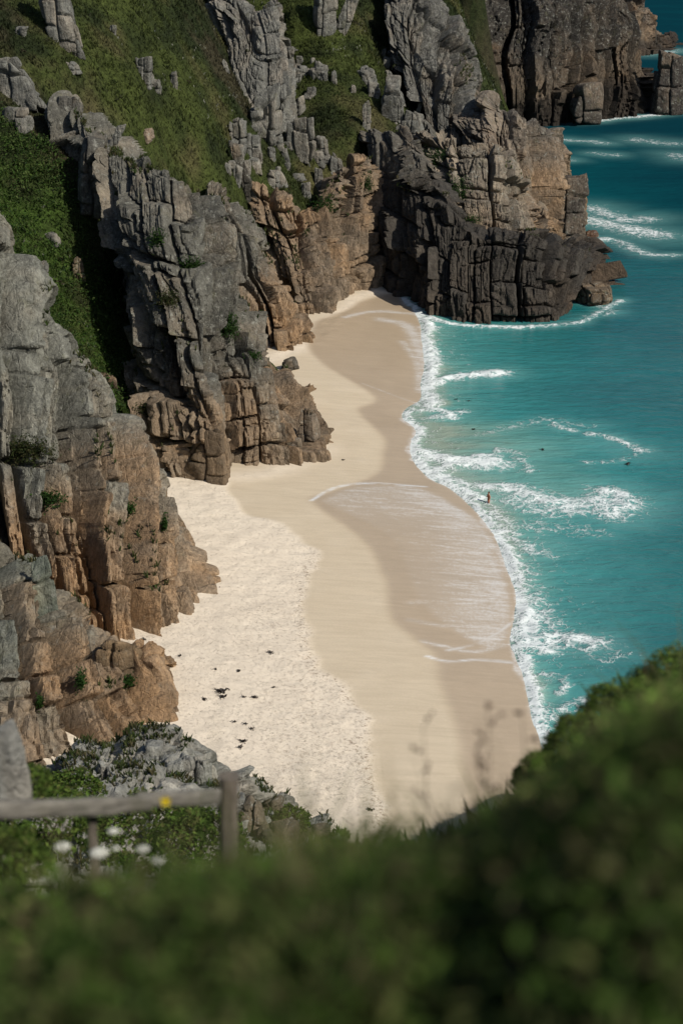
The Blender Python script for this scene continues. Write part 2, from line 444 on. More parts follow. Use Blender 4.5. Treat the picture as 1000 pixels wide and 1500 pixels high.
# ================================================================ CLIFFS
INNER = []                              # points a few metres inside the rock, which the hillside behind has to pass through
GREY, BROWN, ORANGE, TAN, BLACK, OLIVE = (np.array(c) for c in
    ((.105, .102, .088), (.158, .120, .083), (.285, .178, .094), (.235, .190, .138), (.030, .026, .022), (.10, .105, .06)))
ledges = []
def cells1(x, key, J=.7):
    """one dimensional jittered cells: id, signed place in the cell, distance to the nearest boundary"""
    f = np.floor(x).astype(np.int64); best = np.full(len(x), 9.); sec = np.full(len(x), 9.); bid = f.copy(); c1 = np.zeros(len(x)); c2 = np.zeros(len(x))
    for d in (-1, 0, 1):
        c = f + d + .5 + J * (T2[hsh(f + d, key, key * 0 + 7)] - .5)
        a = np.abs(x - c); m = a < best
        c2 = np.where(m, c1, np.where(a < sec, c, c2)); sec = np.where(m, best, np.minimum(sec, a))
        c1 = np.where(m, c, c1); best = np.where(m, a, best); bid = np.where(m, f + d, bid)
    return bid, x - c1, np.abs(x - (c1 + c2) / 2)
def joints(U, Vv, w, h, seed, jit=.92):
    k0 = np.full(len(U), seed, np.int64)
    ci, lx, ex = cells1(U / w, k0, jit)
    hh = h * (.6 + .9 * T1[hsh(ci, k0, k0 + 3)])
    ri, ly, ey = cells1(Vv / hh + T3[hsh(ci, k0, k0 + 5)] * 7, ci + seed * 13, jit)
    bid = hsh(ci, ri, k0)
    bnd = T4[hsh(ci + (lx > 0), k0, k0 + 21)]            # every upright joint has its own width
    return bid, lx, ly, ex * w, ey * hh, bnd
def rock_colour(V, r1, r2, seed, zo, orange, zd, grey, lich, tone):
    z = V[:, 2]
    nz = fbm(V + 11 + seed, 9, 4); n2 = fbm(V + 55, 2.5, 4)
    o = np.clip(sst(zo + 4, zo - 4, z + nz * 7 + (r1 - .5) * 5), 0, 1)
    og = np.clip(orange + n2 * .7 + (T3[(r1 * 4000).astype(int)] - .5) * .7, 0, 1)
    warm = BROWN * (1 - og[:, None]) + ORANGE * og[:, None]
    tn = np.clip(.35 + nz + (r2 - .5) * .6, 0, 1)[:, None] * .55
    warm = warm * (1 - tn) + TAN * tn
    cold = np.asarray(grey) * (1 + .25 * n2[:, None]) * (1 - .2 * sst(.1, .5, nz)[:, None]) + (TAN - GREY) * (np.clip(.1 + n2 + (T4[(r1 * 4000).astype(int)] - .5), 0, 1) * .6)[:, None]
    c = cold * (1 - o[:, None]) + warm * o[:, None]
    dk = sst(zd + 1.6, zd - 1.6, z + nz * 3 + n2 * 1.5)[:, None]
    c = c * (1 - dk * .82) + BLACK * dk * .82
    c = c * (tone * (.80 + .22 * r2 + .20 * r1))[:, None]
    return c, np.clip(lich * (1 - .75 * o) * (1 - .8 * dk[:, 0]), 0, 1)
def horiz(N, k=.35):
    H = N.copy(); H[:, 2] *= k; return H / (np.linalg.norm(H, axis=1)[:, None] + 1e-9)
def cliff_surface(V, N, U, S, scale=3.0, tall=2.6, lean=0.0, amp=1.0, seed=0, zo=8, orange=.6, zd=-5, grey=GREY, lich=1.0, rough=1.0, lowf=1.0, tone=1.0, fade=1.0, crk=1.3):
    """joint the granite face: columns running up the face, cut across by level joints, each block standing in or out and tilted"""
    Q = np.column_stack([U, S, np.full(len(U), seed * 9.3)])
    wu = fbm(Q, 10, 2) * 1.5 + fbm(Q + 50, 2.2, 3) * .16
    wv = fbm(Q + 90, 8, 2) * 1.3 + fbm(Q + 130, 2, 3) * .28
    u = U - lean * S + wu; v = S + wv
    H = horiz(N); a = amp * scale / 3
    def layer(w, h, sd, off, tl, crack, cw, rnd, rw):
        b, lx, ly, ex, ey, bnd = joints(u, v, w, h, sd)
        ck = crk if w > scale * .9 else min(crk, 1.0)
        cx = cw * ck * (.35 + 1.5 * bnd ** 2); crack = crack * (.5 + .5 * ck) * (.55 + .9 * bnd)
        r = T1[b]; deep = .35 + .65 * T3[b]
        d = off * (r - .5) + tl * ((T2[b] - .5) * lx * 1.3 + (T4[b] - .35) * ly * .9)
        d -= crack * np.maximum(1 - sst(.25 * cx, cx, ex), deep * .8 * (1 - sst(0, cw, ey)))
        d -= rnd * np.maximum((1 - sst(0, rw, ex)) ** 2, (1 - sst(0, rw, ey)) ** 2)
        return d, b
    d0, b0 = layer(scale * 2.3, scale * tall * 2.2, seed * 3 + 1, 3.2, 1.8, 1.6, .26, .35, .8)
    d1, b1 = layer(scale, scale * tall, seed * 3 + 2, 2.0, 1.7, 1.4, .19, .28, .55)
    d2, b2 = layer(scale * .42, scale * .42 * tall * 1.3, seed * 3 + 3, .8, .8, .55, .13, .10, .25)
    d3, b3 = layer(scale * .2, scale * .2 * tall * 1.2, seed * 3 + 4, .26, .55, .16, .10, .0, .2)
    fine = .2 + .8 * sst(.35, .6, T3[b1])
    d = a * (d0 + d1 + d2 * fine * rough + d3 * rough * (.4 + .6 * T2[b2]))
    d += lowf * 1.1 * fbm(V + 9 * seed, 10, 2)
    d += .09 * rough * fbm(np.column_stack([u, v * .3, Q[:, 2]]), .8, 4) + .07 * rough * fbm(V, .7, 3)
    for o_, wl, dp in ((300, 6, .5), (340, 3, .3), (380, 1.5, .16)):    # wandering fracture lines and ragged edges
        d -= a * dp * (1 - sst(0, .05, np.abs(fbm(np.column_stack([u, v * .5, Q[:, 2]]) + o_, wl, 3))))
    d -= .13 * rough * np.abs(fbm(V + 210, 1.6, 4))
    d = d * fade
    c, l = rock_colour(V, T2[b1], T4[b2], seed, zo, orange, zd, grey, lich, tone)
    return V + H * d[:, None], c, l

def cr_grid(C, res):
    """Catmull-Rom through a coarse grid of points C[row, column] at about res metres"""
    def samp(n_seg_len):
        s = []
        for i, L in enumerate(n_seg_len):
            k = max(2, int(math.ceil(L / res)))
            s += [i + j / k for j in range(k)]
        return np.array(s + [len(n_seg_len)])
    lu = np.linalg.norm(np.diff(C, axis=1), axis=2).mean(0); lv = np.linalg.norm(np.diff(C, axis=0), axis=2).mean(1)
    def interp(A, t):                    # along axis 0
        n = len(A); i = np.minimum(t.astype(int), n - 2); f = (t - i)[:, None, None]
        p0, p1, p2, p3 = A[np.maximum(i - 1, 0)], A[i], A[i + 1], A[np.minimum(i + 2, n - 1)]
        return .5 * (2 * p1 + (p2 - p0) * f + (2 * p0 - 5 * p1 + 4 * p2 - p3) * f ** 2 + (3 * p1 - p0 - 3 * p2 + p3) * f ** 3)
    A = interp(C, samp(lv))
    A = interp(A.transpose(1, 0, 2), samp(lu)).transpose(1, 0, 2)
    return A
def normals_grid(A):
    du = np.gradient(A, axis=1); dv = np.gradient(A, axis=0)
    n = np.cross(du, dv); return n / (np.linalg.norm(n, axis=2)[:, :, None] + 1e-9)

def cliff(name, label, base, crest, res=.135, prof=1.35, back=((4, -1.0), (9, -9)), under=3.0, inset=4.5, group=None, ledge=.5, cat='rock', thin=8.0, umix=.4, **kw):
    base, crest = np.array(base), np.array(crest)
    fwd = np.array([0, 1.0, 0])
    rows = [base - np.array([0, 0, under]), base]
    for t in (.25, .5, .75):
        p = base + (crest - base) * t; h = t ** prof
        p[:, :2] = base[:, :2] + (crest - base)[:, :2] * h
        rows.append(p)
    rows.append(crest)
    for dy, dz in back: rows.append(crest + np.array([0, dy, dz]))
    C = np.array(rows)
    A = cr_grid(C, res); nv, nu = A.shape[:2]
    N = normals_grid(A)
    Cn = normals_grid(C)
    for r in (1, 2, 3, 4, 5):
        for k in range(C.shape[1]):
            n = Cn[r, k].copy(); n[2] = max(n[2], 0)
            INNER.append(C[r, k] - n * inset - np.array([0, 0, 5.0 if r == 1 else (1.5 if r < 5 else 2.0)]))
    thick = np.clip(np.linalg.norm(crest - base, axis=1) / thin, .12, 1)
    fade = np.interp(np.linspace(0, 1, nu), np.linspace(0, 1, len(thick)), thick)
    du = np.linalg.norm(np.diff(A, axis=1), axis=2).mean(0); U = np.tile(np.concatenate([[0], np.cumsum(du)]), nv)
    dv = np.linalg.norm(np.diff(A, axis=0), axis=2); S = np.vstack([np.zeros((1, nu)), np.cumsum(dv, 0)]).ravel()
    dl = np.linalg.norm(np.diff(A, axis=1), axis=2); Ul = np.concatenate([np.zeros((nv, 1)), np.cumsum(dl, 1)], 1); Ul = Ul - Ul[:, [nu // 2]]
    U = U if umix == 1 else umix * (U - U[nu // 2]) + (1 - umix) * Ul.ravel()
    top = np.interp(np.linspace(0, 1, nv), np.array([0, .55, .68, .76, 1]), np.array([1, 1, .72, .45, .3]))   # calmer along the crest and behind it
    W, c, l = cliff_surface(A.reshape(-1, 3), N.reshape(-1, 3), U, S, fade=(fade[None] * top[:, None]).ravel(), **kw)
    Ng = normals_grid(W.reshape(nv, nu, 3)).reshape(-1, 3)
    o = mesh_obj(name, W, grid_faces(nu, nv), ROCK, smooth=False, col=c, attrs=dict(lichen=l))
    tag(o, label, cat, group)
    if ledge > 0:
        m = (Ng[:, 2] > .62) & (W[:, 2] > 4) & (fbm(W + 5, 5, 3) > .62 - ledge)
        ledges.append((W[m], Ng[m]))
    return o

JB = dict(umix=1, tone=1.1, crk=3.2, amp=1.15, scale=2.6, tall=3.0, lean=-.02, seed=1, zo=10, orange=.60, grey=(.145, .145, .122))
CL_B = cliff('rock_buttress', 'large pale grey granite ridge with orange foot running down to a point on dry sand', 
    [G(-150, 955), G(20, 968), G(115, 962), G(185, 952), G(235, 934), G(276, 917), G(305, 893), G(323, 872), G(322, 862, 1.5)],
    [P(-190, 120, 166), P(-5, 322, 163), P(85, 478, 163), P(150, 566, 162), P(205, 655, 160.5), P(246, 735, 159), P(285, 800, 158), P(316, 856, 157.2), P(322, 860, 158.5)],
    ledge=.35, **JB)
cliff('rock_buttress', 'broad grey and orange granite bluff with rounded end, nearest the fence',
    [G(-190, 1175, 2), G(-20, 1150, 2), G(80, 1130, 2), G(160, 1108, 2), G(215, 1097, 1.5), G(248, 1076, 1.3), G(253, 1045, 1.2), G(250, 1010, 1.2), G(240, 985, 1.2)],
    [P(-190, 730, 137), P(-10, 815, 136.5), P(55, 850, 136.5), P(100, 905, 135), P(150, 950, 133.2), P(190, 957, 133), P(222, 964, 133.5), P(240, 982, 135.5), P(234, 972, 138)],
    ledge=.3, umix=1, tone=1.1, crk=2.3, scale=3.2, tall=1.8, lean=-.06, seed=2, zo=8, orange=.66, amp=.8, grey=(.115, .12, .10), lowf=.5)
cliff('rock_buttress', 'tall weathered granite buttress standing over the gully, grey above and brown at the sand',
    [P(120, 300, 232), P(150, 400, 220), P(185, 540, 207), P(207, 620, 199), G(236, 688, 2), G(275, 706, 1.5), G(318, 711, 1.5), G(338, 680, 1.5), G(400, 675, 1.5), G(442, 655, 1.5), G(466, 640, 1.5), G(467, 618, 1.5), G(440, 580, 1.5)],
    [P(70, 200, 222), P(100, 165, 217), P(135, 205, 212), P(160, 228, 209), P(200, 250, 205), P(235, 260, 203), P(270, 272, 202), P(300, 295, 203), P(325, 345, 205), P(350, 490, 206), P(425, 565, 205), P(460, 604, 203), P(440, 578, 208)],
    ledge=.42, thin=13, crk=1.5, umix=.7, scale=3.9, tall=2.1, rough=.85, lean=-.04, seed=3, zo=10, orange=.40, grey=(.10, .097, .082))
cliff('rock_buttress', 'narrow grey and tan granite rib behind the tall gully buttress',
    [G(335, 520, 1.5), G(385, 503, 1.5), G(415, 502, 1.5), G(436, 493, 1.5), G(440, 480, 1.5), G(425, 465, 1.5)],
    [P(300, 280, 249), P(328, 292, 248), P(350, 325, 247), P(380, 400, 246), P(405, 445, 246), P(412, 455, 251)],
    ledge=.35, umix=1, scale=3.0, tall=3.0, lean=-.1, seed=4, zo=9, orange=.42, grey=(.11, .103, .085))
cliff('rock_buttress', 'low bluff of warm brown rounded columns at the back of the cove',
    [P(385, 420, 258), G(425, 450, 1.2), G(447, 459, 1.2), G(475, 452, 1.2), G(495, 436, 1.2), G(515, 420, 1.2), G(537, 411, 1.2), P(548, 390, 275)],
    [P(362, 292, 266), P(378, 290, 263), P(410, 295, 263), P(450, 303, 263), P(482, 300, 266), P(500, 252, 272), P(530, 243, 275), P(552, 240, 284)],
    ledge=.4, umix=1, crk=1.8, scale=3.2, tall=2.0, lean=.03, seed=5, zo=17, orange=.32, grey=(.105, .094, .075))
# the dark headland
cliff('headland', 'black sea washed headland of jointed granite closing the cove, waves at its foot',
    [P(524, 385, 285), G(546, 404, 1), G(600, 441, .8), G(642, 465, 0), G(690, 472, 0), G(740, 473, 0), G(800, 472, 0), G(838, 467, 0), G(850, 448, 0), G(872, 436, 0), G(880, 416, 0), G(850, 380, 0)],
    [P(532, 232, 290), P(560, 207, 282), P(600, 207, 276), P(642, 270, 266), P(690, 332, 259), P(740, 344, 258), P(796, 347, 260), P(842, 362, 265), P(864, 368, 270), P(876, 378, 275), P(872, 380, 283), P(850, 370, 292)],
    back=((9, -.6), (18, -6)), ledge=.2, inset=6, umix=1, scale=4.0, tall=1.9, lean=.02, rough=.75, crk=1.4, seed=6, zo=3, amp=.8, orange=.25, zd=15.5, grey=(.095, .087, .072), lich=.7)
cliff('rock_tower', 'light brown granite tower on top of the dark headland, cut by level joints',
    [P(606, 300, 274), P(650, 345, 270), P(690, 352, 268), P(740, 356, 268), P(782, 356, 271), P(800, 342, 281), P(798, 320, 292)],
    [P(606, 212, 286), P(640, 216, 281), P(686, 222, 278), P(735, 226, 278), P(762, 268, 281), P(785, 318, 288), P(785, 300, 296)],
    prof=1.7, under=4, back=((6, -.4), (12, -6)), ledge=.25, inset=5, umix=1, scale=3.6, tall=1.2, rough=.8, seed=7, zo=9, orange=.34, grey=(.16, .138, .108), amp=.8)
cliff('rock_tower', 'stack of upright reddish granite columns between the headland tower and the sea',
    [P(690, 235, 291), P(722, 262, 288), P(755, 290, 288), P(785, 330, 289), G(815, 346, 0), G(830, 338, 0), G(838, 325, 0), G(820, 300, 0)],
    [P(682, 170, 308), P(712, 158, 303), P(738, 158, 300), P(765, 172, 300), P(790, 188, 303), P(810, 205, 306), P(818, 225, 310), P(815, 225, 318)],
    prof=1.7, back=((5, -1), (11, -8)), ledge=.15, inset=5, umix=1, scale=3.2, tall=2.4, lean=.05, seed=8, zo=14, orange=.36, grey=(.115, .10, .082))
cliff('rock_buttress', 'high grey granite ridge rising up the grass slope behind the headland tower',
    [P(570, 110, 312), P(600, 165, 303), P(640, 205, 297), P(680, 215, 295), P(715, 205, 298), P(745, 205, 306), P(755, 190, 318)],
    [P(560, -50, 340), P(600, -45, 336), P(645, 10, 330), P(682, 72, 322), P(712, 130, 316), P(738, 176, 310), P(750, 185, 322)],
    prof=1.3, ledge=.3, inset=5, umix=1, scale=4.8, tall=2.2, lean=.08, rough=.7, seed=9, zo=17, orange=.25, grey=(.105, .102, .09))
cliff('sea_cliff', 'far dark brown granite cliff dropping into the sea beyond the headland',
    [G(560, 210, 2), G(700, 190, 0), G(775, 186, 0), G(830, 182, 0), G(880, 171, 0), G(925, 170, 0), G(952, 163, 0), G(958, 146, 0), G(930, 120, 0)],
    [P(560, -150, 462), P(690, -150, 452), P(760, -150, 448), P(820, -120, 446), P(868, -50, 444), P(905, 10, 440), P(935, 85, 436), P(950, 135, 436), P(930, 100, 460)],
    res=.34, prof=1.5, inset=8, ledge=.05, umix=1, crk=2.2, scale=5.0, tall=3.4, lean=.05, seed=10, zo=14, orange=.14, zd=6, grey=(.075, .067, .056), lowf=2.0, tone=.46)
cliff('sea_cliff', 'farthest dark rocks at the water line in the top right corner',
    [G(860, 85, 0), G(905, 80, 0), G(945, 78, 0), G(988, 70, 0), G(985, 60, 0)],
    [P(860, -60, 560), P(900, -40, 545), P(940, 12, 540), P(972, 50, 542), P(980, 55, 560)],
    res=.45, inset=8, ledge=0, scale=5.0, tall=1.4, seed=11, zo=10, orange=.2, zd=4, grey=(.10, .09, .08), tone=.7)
cliff('rock_tower', 'square topped grey granite tor standing alone on the upper grass slope',
    [P(312, 60, 308), P(335, 95, 300), P(352, 130, 295), P(372, 190, 288), P(400, 200, 286), P(428, 192, 287), P(434, 150, 294), P(430, 110, 304)],
    [P(308, -25, 318), P(322, -12, 313), P(345, -2, 309), P(372, 22, 306), P(385, 14, 305), P(408, 8, 305), P(424, 70, 304), P(424, 80, 312)],
    prof=1.5, under=4, back=((4, -.6), (8, -8)), inset=4, ledge=.15, umix=1, scale=3.6, tall=1.5, lean=.05, seed=12, zo=-9, orange=.1, grey=(.135, .134, .12), amp=.55, lowf=.3)
cliff('rock_outcrop', 'pale lichen covered rock outcrop below the fence, just above the beach',
    [P(-60, 1250, 66), P(60, 1260, 66), P(130, 1270, 66), P(210, 1280, 66), P(290, 1285, 66), P(345, 1290, 67), P(400, 1290, 68), P(460, 1280, 70), P(500, 1270, 74)],
    [P(-60, 1180, 80), P(60, 1165, 80), P(110, 1116, 81), P(190, 1103, 83), P(255, 1106, 83), P(305, 1137, 83), P(350, 1168, 84), P(400, 1200, 85), P(480, 1240, 86)],
    res=.14, prof=1.2, under=2, inset=2.0, ledge=.85, thin=9, amp=.55, scale=2.4, tall=.8, seed=13, lean=0.1, zo=-30, orange=.2, grey=(.25, .25, .225), lowf=.3, lich=1.0)

# ================================================================ HILLSIDE
hill_px = [(0, 0, 245), (100, 0, 252), (200, 0, 262), (300, 0, 288), (430, 0, 312), (500, 0, 322), (540, 0, 330), (0, -160, 270), (200, -160, 300), (430, -160, 350), (600, -160, 370),
           (700, -120, 400), (0, 100, 228), (100, 100, 235), (200, 100, 246), (280, 100, 268), (470, 100, 300), (540, 80, 312), (60, 160, 224), (200, 180, 234), (300, 180, 258), (340, 240, 262),
           (270, 245, 226), (320, 270, 250), (355, 285, 262), (440, 190, 283), (500, 200, 284), (550, 190, 288), (590, 150, 298), (430, 270, 268), (500, 245, 274), (545, 215, 284), (620, 205, 290),
           (20, 220, 212), (60, 330, 206), (20, 400, 186), (110, 400, 204), (150, 450, 202), (170, 520, 199), (186, 590, 194), (130, 520, 194), (200, 640, 190), 
           (-200, 0, 235), (-200, 300, 190), (-250, 700, 160), (-250, 900, 140), (-300, 1000, 125), (660, -20, 360), (705, 135, 326), (690, 60, 338), (665, 10, 345)]
HC = [P(*p) for p in hill_px]
for p in [(330, 740), (400, 560), (450, 500), (500, 450), (560, 420), (270, 800), (340, 880), (270, 960), (290, 1060), (300, 1140), (420, 900), (500, 700), (560, 560), (600, 470)]:
    HC.append(G(*p, -4.0))
for q in [(800, 205), (760, 215), (740, 200), (790, 190), (850, 190), (900, 180), (830, 230)]: HC.append(G(*q, -9.0))
for x, y in ((34, 350), (36, 380), (40, 410), (30, 395), (45, 350)): HC.append(np.array([x, y, -9.0]))
for x in (10, 20, 40, 60, 90):
    for y in (110, 160, 210, 245, 330, 380, 430, 560):
        if proj(np.array([[x, y, 0.0]]))[0][0] < 860 and y > 270: continue
        HC.append(np.array([x, y, -9.0]))
HC = np.array(HC + [p for p in INNER if p[1] > 110])
keep = [0]
for i in range(1, len(HC)):
    if np.min(np.linalg.norm(HC[keep][:, :2] - HC[i, :2], axis=1)) > 1.6: keep.append(i)
HC = HC[keep]
D = np.linalg.norm(HC[:, None, :2] - HC[None, :, :2], axis=2)
n = len(HC)
Amat = np.zeros((n + 3, n + 3)); Amat[:n, :n] = D + np.eye(n) * -.6
Amat[:n, n] = 1; Amat[:n, n + 1:] = HC[:, :2]; Amat[n, :n] = 1; Amat[n + 1:, :n] = HC[:, :2].T
sol = np.linalg.solve(Amat, np.concatenate([HC[:, 2], [0, 0, 0]]))
def hill_z(X):
    r = np.zeros(len(X))
    for s in range(0, len(X), 20000):
        x = X[s:s + 20000]
        r[s:s + 20000] = np.linalg.norm(x[:, None] - HC[None, :, :2], axis=2) @ sol[:n] + sol[n] + x @ sol[n + 1:]
    return r
hx = np.arange(-110, 75, .75); hy = np.concatenate([np.arange(112, 345, .75), np.arange(345, 520, 1.6)])
gx, gy = np.meshgrid(hx, hy)
X = np.stack([gx.ravel(), gy.ravel()], 1)
hz0 = hill_z(X)
X3 = np.column_stack([X, hz0])
lump = fbm(X3, 5, 3) * .7 + fbm(X3 + 9, 1.6, 3) * .45
hz = np.minimum(hz0, 75) + lump * sst(-2, 3, hz0)
def turf_colour(V, gully):
    a = fbm(V, 16, 4); b = fbm(V + 40, 3.5, 4); c_ = fbm(V + 90, 8, 4)
    green, dark, straw, heath = (np.array(c) for c in ((.048, .062, .016), (.020, .028, .010), (.088, .074, .036), (.056, .043, .028)))
    c = dark + (green - dark) * sst(-.3, .3, a + b * .7)[:, None]
    c = c + (straw - c) * (sst(.05, .55, c_ + b * .5) * .6)[:, None]
    c = c + (heath - c) * (sst(.12, .5, -a + b * .6) * .6)[:, None]
    lush = np.array((.040, .070, .013))
    return c + (lush - c) * (gully * sst(-.4, .2, b + .1))[:, None]
GULLY = np.array([P(x, y, Y)[:2] for x, y, Y in ((-60, 200, 216), (40, 250, 213), (90, 330, 211), (130, 400, 207), (170, 500, 203), (215, 600, 197), (190, 640, 188), (100, 520, 188), (30, 400, 184), (-60, 260, 190))])
def gully_mask(X): return sst(-3, 3, sdf(GULLY, X))
V = np.column_stack([X, hz])
hill = mesh_obj('hillside', V, grid_faces(len(hx), len(hy)), TURF, col=turf_colour(V, gully_mask(X)))
tag(hill, kind='structure')

# ================================================================ FOREGROUND SLOPE
SILX = [-600, 0, 300, 400, 480, 600, 700, 780, 850, 920, 1000, 1200, 1500]
SILY = [1340, 1335, 1325, 1300, 1270, 1242, 1208, 1152, 1085, 1025, 975, 985, 1040]
def near_z(X, h0=.26):
    Y = np.maximum(X[:, 1], 2.2)
    px = np.clip(500 + FPX * X[:, 0] / (1.137 * Y), -600, 1500)
    dep = R(PITCH) - np.arctan((750 - np.interp(px, SILX, SILY)) / FPX)
    z = CAMH - Y * np.tan(dep) - h0
    X3 = np.column_stack([X, np.zeros(len(X))])
    z = z - .25 * np.clip((X[:, 1] - 8) / 10, 0, 1) - np.clip(X[:, 1] - 25, 0, 40) * .03 + fbm(X3, 1.1, 3) * .10 * np.clip(X[:, 1] / 6, 0, 1) + fbm(X3, 5, 2) * .25 * np.clip((X[:, 1] - 10) / 20, 0, 1)
    return z
gxs = np.sort(np.concatenate([np.arange(-6, 6, .12), np.arange(-40, -6, .6), np.arange(6, 30, .6)]))
gys = np.concatenate([np.arange(-4, 20, .14), np.arange(20, 113, .6)])
gx, gy = np.meshgrid(gxs, gys)
X = np.stack([gx.ravel(), gy.ravel()], 1)
V = np.column_stack([X, np.maximum(near_z(X), -6)])
ground = mesh_obj('ground', V, grid_faces(len(gxs), len(gys)), TURF, col=turf_colour(V * 4, np.zeros(len(V))) * 1.0)
tag(ground, kind='structure')

# ================================================================ LOOSE ROCK, OUTCROPS, STACKS
HZ = hz.reshape(len(hy), len(hx))
def hill_at(x, y):
    x = np.atleast_1d(x); y = np.atleast_1d(y)
    fx = np.clip(np.interp(x, hx, np.arange(len(hx))), 0, len(hx) - 1.001); fy = np.clip(np.interp(y, hy, np.arange(len(hy))), 0, len(hy) - 1.001)
    i, j = fx.astype(int), fy.astype(int); a, b = fx - i, fy - j
    return HZ[j, i] * (1 - a) * (1 - b) + HZ[j, i + 1] * a * (1 - b) + HZ[j + 1, i] * (1 - a) * b + HZ[j + 1, i + 1] * a * b
def hit(px, py):
    d = ray(px, py); Y = np.arange(170, 480, .4)
    p = np.array([0, 0, CAMH]) + d[None] * (Y / d[1])[:, None]
    k = np.where(p[:, 2] < hill_at(p[:, 0], p[:, 1]))[0]
    return p[k[0]] if len(k) else p[-1]
def cube_sphere(n, k=5.0):
    t = np.tan(np.linspace(-1, 1, n) * math.pi / 4)
    a, b = np.meshgrid(t, t); a, b = a.ravel(), b.ravel(); o = np.ones_like(a)
    faces = [np.stack(v, 1) for v in ((o, a, b), (-o, b, a), (b, o, a), (a, -o, b), (a, b, o), (b, a, -o))]
    V = np.vstack(faces); F = np.vstack([grid_faces(n, n) + i * n * n for i in range(6)])
    V = V / (np.abs(V) ** k).sum(1)[:, None] ** (1 / k)
    key = np.round(V, 5); _, first, inv = np.unique(key, axis=0, return_index=True, return_inverse=True)
    return V[first], inv.ravel()[F]
def block(name, label, pos, dims, rot=0.0, lean=0.0, k=5.0, cat='rock', group=None, res=.2, ledge=False, taper=.15, **kw):
    """a jointed block of granite; pos is the middle of its foot"""
    dims = np.array(dims, float)
    n = int(np.clip(dims.max() / res, 9, 46))
    V, F = cube_sphere(n, 2.0)
    lr = np.random.default_rng(kw.get('seed', 1))
    pl = [(np.array(v, float), 1.0) for v in ((1, 0, 0), (-1, 0, 0), (0, 1, 0), (0, -1, 0), (0, 0, 1), (0, 0, -1))]
    pl = [(v + lr.normal(size=3) * (.06 if k >= 8 else .16), h * lr.uniform(.9, 1.05)) for v, h in pl]
    pl += [(lr.normal(size=3) * np.array([1, 1, .7]), lr.uniform(1.0, 1.16) if k > 3.5 else lr.uniform(.9, 1.02)) for _ in range(7 if k < 8 else 3)]
    p_ = 26 if k > 3.5 else 9
    acc = sum(np.maximum(V @ (v / np.linalg.norm(v)) / h, 0) ** p_ for v, h in pl)
    V = V / acc[:, None] ** (1 / p_)
    W = V * dims / 2
    t = 1 - taper * (V[:, 2] * .5 + .5); W[:, 0] *= t; W[:, 1] *= t
    W[:, 0] += lean * W[:, 2]
    sc_ = kw.get('scale', 2.0); sd_ = kw.get('seed', 1); am = kw.get('amp', 1.0) * sc_
    Q = W + pos
    wq = np.column_stack([fbm(Q + o_, sc_ * 1.6, 3) for o_ in (3, 41, 77)]) * .30 * sc_
    X_ = W + wq
    z0 = np.zeros(len(W), np.int64)
    ca_, lx_, ex_ = cells1(X_[:, 0] / sc_ + .37 * sd_, z0 + sd_, .8); cb_, ly_, ey_ = cells1(X_[:, 1] / sc_ * .8 + .61 * sd_, z0 + sd_ + 3, .8)
    cc_, lz_, ez_ = cells1(X_[:, 2] / (sc_ * kw.get('tall', 1.6)) + T1[hsh(ca_, cb_, z0 + 9)] * 3, hsh(ca_, cb_, z0 + sd_), .8)
    bid = hsh(ca_, cb_, cc_ + sd_); e_ = np.minimum(np.minimum(ex_, ey_), ez_ * 1.3)
    N = V / (np.linalg.norm(V, axis=1)[:, None])
    d = am * (.16 * (T1[bid] - .5) + .25 * ((T2[bid] - .5) * lx_ + (T3[bid] - .5) * lz_) - .17 * (1 - sst(0, .06, e_)) - .06 * (1 - sst(0, .2, e_)) ** 2)
    d += sc_ * (.06 * fbm(Q, sc_ * .8, 4) - .07 * np.abs(fbm(Q + 60, sc_ * .9, 4)) - .05 * (1 - sst(0, .05, np.abs(fbm(Q + 90, sc_ * 1.5, 3)))))
    W = W + N * d[:, None]
    W[:, 2] += dims[2] * .5
    c, s_ = math.cos(rot), math.sin(rot)
    A = W @ np.array([[c, -s_, 0], [s_, c, 0], [0, 0, 1]]).T + pos
    col, l = rock_colour(A, T2[bid], T4[bid], sd_, kw.get('zo', 8), kw.get('orange', .6), kw.get('zd', -5), kw.get('grey', GREY), kw.get('lich', 1.0), kw.get('tone', 1.0))
    pos = np.asarray(pos, float)
    o = mesh_obj(name, A - pos, F, ROCK, col=col, attrs=dict(lichen=l))
    o.location = pos
    return tag(o, label, cat, group)
GR = dict(grey=(.135, .134, .12), zo=-30)
def outcrop(label, px, py, w, h, Y=None, d=.8, k=5.0, rot=None, lean=0.0, sink=.22, name='rock_outcrop', seed=None, z=None, group='rock outcrops on the grass slope', **kw):
    p = G(px, py, z) if z is not None else (P(px, py, Y) if Y else hit(px, py))
    dep = proj(p[None])[2][0]; m = dep / FPX
    dims = np.array([w * m, w * m * d, h * m * 1.05 / (1 - sink)])
    p = p - np.array([0, -dims[1] * .3, dims[2] * sink])
    kk = dict(GR); kk.update(kw)
    kk.setdefault('scale', max(.5, min(dims[0], dims[2]) * .6)); kk.setdefault('tall', 1.6)
    kk.setdefault('amp', 1.0)
    return block(name, label, p, dims, rot=random.uniform(-.5, .5) if rot is None else rot, lean=lean, k=k, res=max(.12, m * 1.6), seed=seed or random.randint(20, 400), group=group, **kk)
